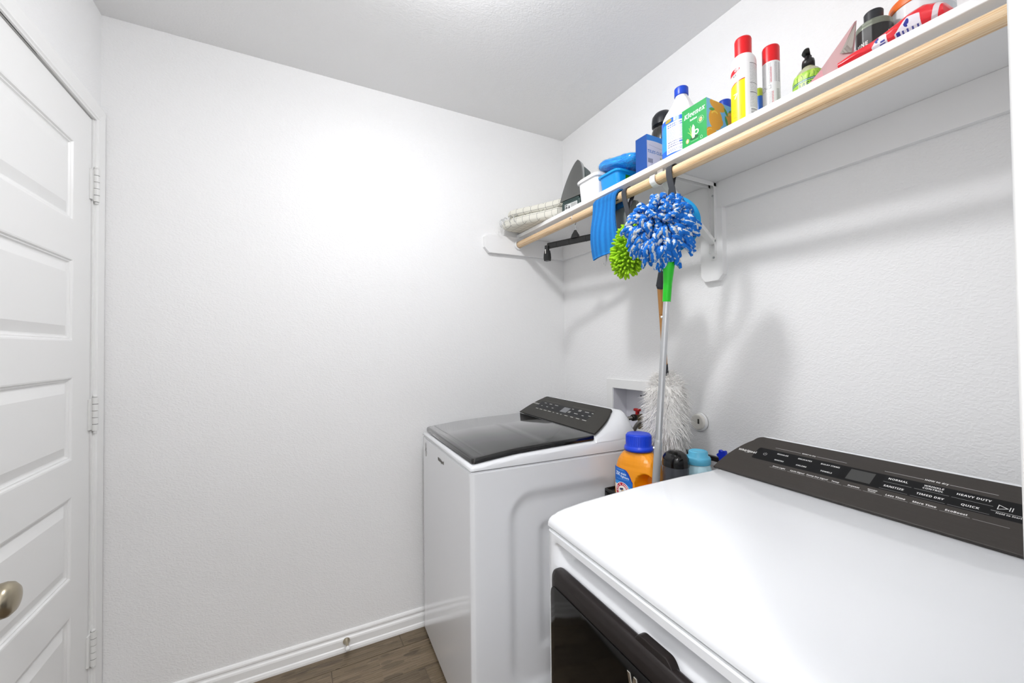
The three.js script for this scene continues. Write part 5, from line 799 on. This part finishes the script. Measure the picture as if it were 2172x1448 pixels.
{
  // orange laundry detergent
  const t = thing('detergent_bottle', 'orange-yellow detergent bottle with a blue cap on the cart', 'detergent bottle', [1.046, 0.756, 1.056], 0.26);
  const fineRings = (r, n) => rows(0, r.length - 1, n).map((q) => { const i = Math.min(Math.floor(q), r.length - 2), t = q - i; return r[i].map((v, k) => lerp(v, r[i + 1][k] ?? 2, t)); });
  const bt = body(fineRings([[0, 0.044, 0.078, 3.2], [0.004, 0.048, 0.083, 3.2], [0.05, 0.048, 0.0825, 3.2], [0.07, 0.048, 0.0815, 3], [0.09, 0.0475, 0.080, 3], [0.1, 0.047, 0.0785, 2.8], [0.106, 0.0455, 0.077, 2.8], [0.112, 0.046, 0.076, 2.7], [0.125, 0.045, 0.072, 2.5], [0.138, 0.043, 0.065, 2.3], [0.149, 0.040, 0.056, 2.1], [0.158, 0.037, 0.046, 2], [0.163, 0.034, 0.038, 2], [0.17, 0.033, 0.034, 2]], 110), 160, 0.9);
  // grip hollow on the doorway side of the front
  const p = bt.attributes.position; for (let i = 0; i < p.count; i++) { const x = p.getX(i), y = p.getY(i), z = p.getZ(i); if (x < 0) { const d = Math.hypot((y - 0.052) / 0.046, (z - 0.046) / 0.036), k = smooth(1, 0.6, d); p.setX(i, lerp(x, 0.012, k)); } }
  bt.computeVertexNormals();
  mesh('bottle', toCreasedNormals(bt, 0.9), phys({ color: 0xf59a04, roughness: 0.3, clearcoat: 0.3 }), t);
  mesh('cap', lathe([[0.034, 0.160], [0.0475, 0.161], [0.0485, 0.168], [0.0465, 0.176], [0.0425, 0.179], [0.0415, 0.213], [0.038, 0.218], [0, 0.219]], 56), std({ color: 0x0b3fd2, roughness: 0.35 }), t);
const capBlue = t.children[1].material; for (let k = 0; k < 36; k++) { const g = bx(0.0014, 0.03, 0.003, 0.042, 0.197, 0, 0).rotateY(k / 36 * Math.PI * 2); mesh('ridge', g, capBlue, t); }
  // paper label on the front left
  const fx = (z) => -0.0484 * Math.pow(Math.max(0, 1 - Math.abs(z / 0.0832) ** 3.05), 1 / 3.05) - 0.0004;
  const fine = (() => { const pos = [], uv = [], NX = 24, NY = 24, inside = (x, y) => { const top = x < -0.03 ? lerp(0.103, 0.098, (x + 0.076) / 0.046) : lerp(0.098, 0.06, clamp((x + 0.03) / 0.032) ** 2.2); return Math.min(y, top); }; const at = (i, j) => { const x = lerp(-0.072, 0.004, i / NX), y = inside(x, lerp(0.004, 0.104, j / NY)); return [[fx(x), y, x], [(x + 0.072) / 0.076, y / 0.104]]; }; for (let i = 0; i < NX; i++) for (let j = 0; j < NY; j++) for (const [a, b] of [[0, 0], [1, 0], [1, 1], [0, 0], [1, 1], [0, 1]]) { const [P3, T] = at(i + a, j + b); pos.push(...P3); uv.push(...T); } const g = new THREE.BufferGeometry(); g.setAttribute('position', new THREE.Float32BufferAttribute(pos, 3)); g.setAttribute('uv', new THREE.Float32BufferAttribute(uv, 2)); g.computeVertexNormals(); return g; })();
  mesh('label', fine, label(512, 680, (c, w, h) => {
    c.fillStyle = '#1769c8'; c.fillRect(0, 0, w, h); c.fillStyle = '#0c3fae'; c.beginPath(); c.moveTo(280, 0); c.lineTo(w, 0); c.lineTo(w, 330); c.quadraticCurveTo(400, 200, 280, 0); c.fill(); c.fillStyle = '#2f9be6'; c.beginPath(); c.moveTo(0, 330); c.quadraticCurveTo(260, 300, w, 440); c.lineTo(w, 500); c.lineTo(0, 400); c.fill(); c.fillStyle = '#f3ede4'; c.beginPath(); c.moveTo(0, 400); c.quadraticCurveTo(250, 380, w, 520); c.lineTo(w, h); c.lineTo(0, h); c.fill();
    c.fillStyle = '#f4f8ff'; c.font = 'bold 112px sans-serif'; c.save(); c.translate(42, 190); c.rotate(0.1); c.fillText('3X', 0, 0, 130); c.font = 'bold 62px sans-serif'; c.fillText('stain', 150, -44, 170); c.fillText('fighters', 150, 22, 260); c.restore(); lines(c, 90, 64, 190, 1, 8, '#bfe0ff', 7); lines(c, 80, 268, 330, 1, 8, '#7fc4ff', 7);
    c.save(); c.translate(236, 530); c.fillStyle = '#fff'; c.beginPath(); c.ellipse(0, 0, 196, 196, 0, 0, 7); c.fill(); c.fillStyle = '#c51e38'; c.beginPath(); c.arc(0, 0, 184, 0, 7); c.fill(); c.fillStyle = '#fbf4ee'; c.beginPath(); c.arc(0, 0, 118, 0, 7); c.fill(); c.fillStyle = '#fff'; c.font = 'bold 52px sans-serif'; c.textAlign = 'center'; const s = 'ARM & HAMMER'; [...s].forEach((ch, i) => { c.save(); c.rotate(lerp(-1.62, 1.62, i / (s.length - 1))); c.fillText(ch, 0, -134); c.restore(); });
    c.fillStyle = '#16224e'; c.save(); c.rotate(-0.2); c.fillRect(-62, -64, 96, 40); c.restore(); c.strokeStyle = '#16224e'; c.lineWidth = 16; c.beginPath(); c.moveTo(-30, -50); c.lineTo(-10, 60); c.stroke(); c.fillStyle = '#cfae7c'; c.beginPath(); c.ellipse(10, 10, 30, 44, 0.5, 0, 7); c.fill(); c.fillStyle = '#3c3a36'; c.beginPath(); c.ellipse(40, 60, 40, 26, 0.5, 0, 7); c.fill(); c.restore();
  }), t);
}
{
  const t = thing('black_capped_bottle', 'glossy black domed bottle cap on dark bottle beside the mop pole', 'bottle', [1.064, 0.755, 0.916]);
  mesh('bottle', body([[0, 0.03, 0.036, 2.4], [0.004, 0.034, 0.038, 2.4], [0.13, 0.034, 0.038, 2.4], [0.142, 0.032, 0.036, 2.3]], 48, 0.9), std({ color: 0x3a3c42, roughness: 0.4 }), t);
  mesh('cap', body([[0.14, 0.035, 0.0385, 2.6], [0.146, 0.036, 0.039, 2.6], [0.166, 0.034, 0.037, 2.6], [0.178, 0.028, 0.032, 2.4], [0.186, 0.017, 0.020, 2.2], [0.188, 0.006, 0.008]], 48, 1.1), phys({ color: 0x030304, roughness: 0.12, clearcoat: 0, clearcoatRoughness: 0.05 }), t);
}
{
  const t = thing('light_blue_bottle', 'bottle with stepped light blue cap beside the black cap', 'bottle', [1.140, 0.755, 0.893]);
  const c = std({ color: 0x63bfe2, roughness: 0.35 });
  mesh('bottle', body([[0, 0.03, 0.034, 2.4], [0.004, 0.034, 0.038, 2.4], [0.13, 0.034, 0.038, 2.4], [0.148, 0.03, 0.033]], 40, 0.9), std({ color: 0xbfe3ee, roughness: 0.35 }), t);
  mesh('cap', lathe([[0.03, 0.142], [0.037, 0.143], [0.0375, 0.160], [0.035, 0.165], [0.0295, 0.167], [0.0285, 0.18], [0.026, 0.183], [0.023, 0.183], [0.022, 0.1805], [0, 0.1805]], 48), c, t);
}
{
  const t = thing('printed_pouch', 'white plastic pouch with blue dots behind the detergent bottle', 'pouch', [1.235, 0.755, 1.09]);
  mesh('pouch', body([[0, 0.04, 0.06, 3], [0.006, 0.045, 0.066, 3], [0.08, 0.042, 0.066, 3], [0.13, 0.03, 0.062, 2.6], [0.165, 0.016, 0.058, 2.4], [0.18, 0.006, 0.052, 2.2]], 48, 0.9), wrapLabel(512, 256, (c, w, h) => { c.fillStyle = '#dcdcdc'; c.fillRect(0, 0, w, h); c.fillStyle = '#1a2a98'; for (let i = 0; i < 60; i++) { c.beginPath(); c.ellipse(rr(0, w), rr(0, h), rr(4, 11), rr(3, 8), rr(0, 3), 0, 7); c.fill(); } }), t);
}
{
  const t = thing('gas_valve', 'blue handled wall valve beside the dryer console', 'valve', [1.30, 0.895, 0.918]);
  mesh('stem', cyl(0.007, 0.007, 0.037, 16).rotateZ(Math.PI / 2).translate(0.0185, 0, 0), M.steel, t);
  const w = []; for (let k = 0; k < 48; k++) { const a = k / 48 * Math.PI * 2, r = 0.0185 + 0.0028 * Math.cos(a * 6); w.push(new THREE.Vector2(Math.cos(a) * r, Math.sin(a) * r)); }
  mesh('handwheel', prism(new THREE.Shape(w), 0.008, 0.002).rotateY(-Math.PI / 2).translate(0.002, 0, 0), std({ color: 0x0b2fc0, roughness: 0.35 }), t);
}
{
  // doorstop on the baseboard
  const t = thing('door_stop', 'small nickel doorstop with white rubber tip on the baseboard', 'doorstop', [0.191, 0.042, UA - 0.014]);
  mesh('post', lathe([[0, 0], [0.014, 0], [0.014, 0.004], [0.010, 0.009], [0.006, 0.016], [0.0052, 0.04], [0.0062, 0.046], [0, 0.046]], 32).rotateX(Math.PI / 2), M.nickel, t);
  mesh('tip', lathe([[0, 0.045], [0.0088, 0.0455], [0.0095, 0.052], [0.0075, 0.058], [0, 0.0595]], 28).rotateX(Math.PI / 2), M.whitePlastic, t);
}
renderer.render(scene, camera);
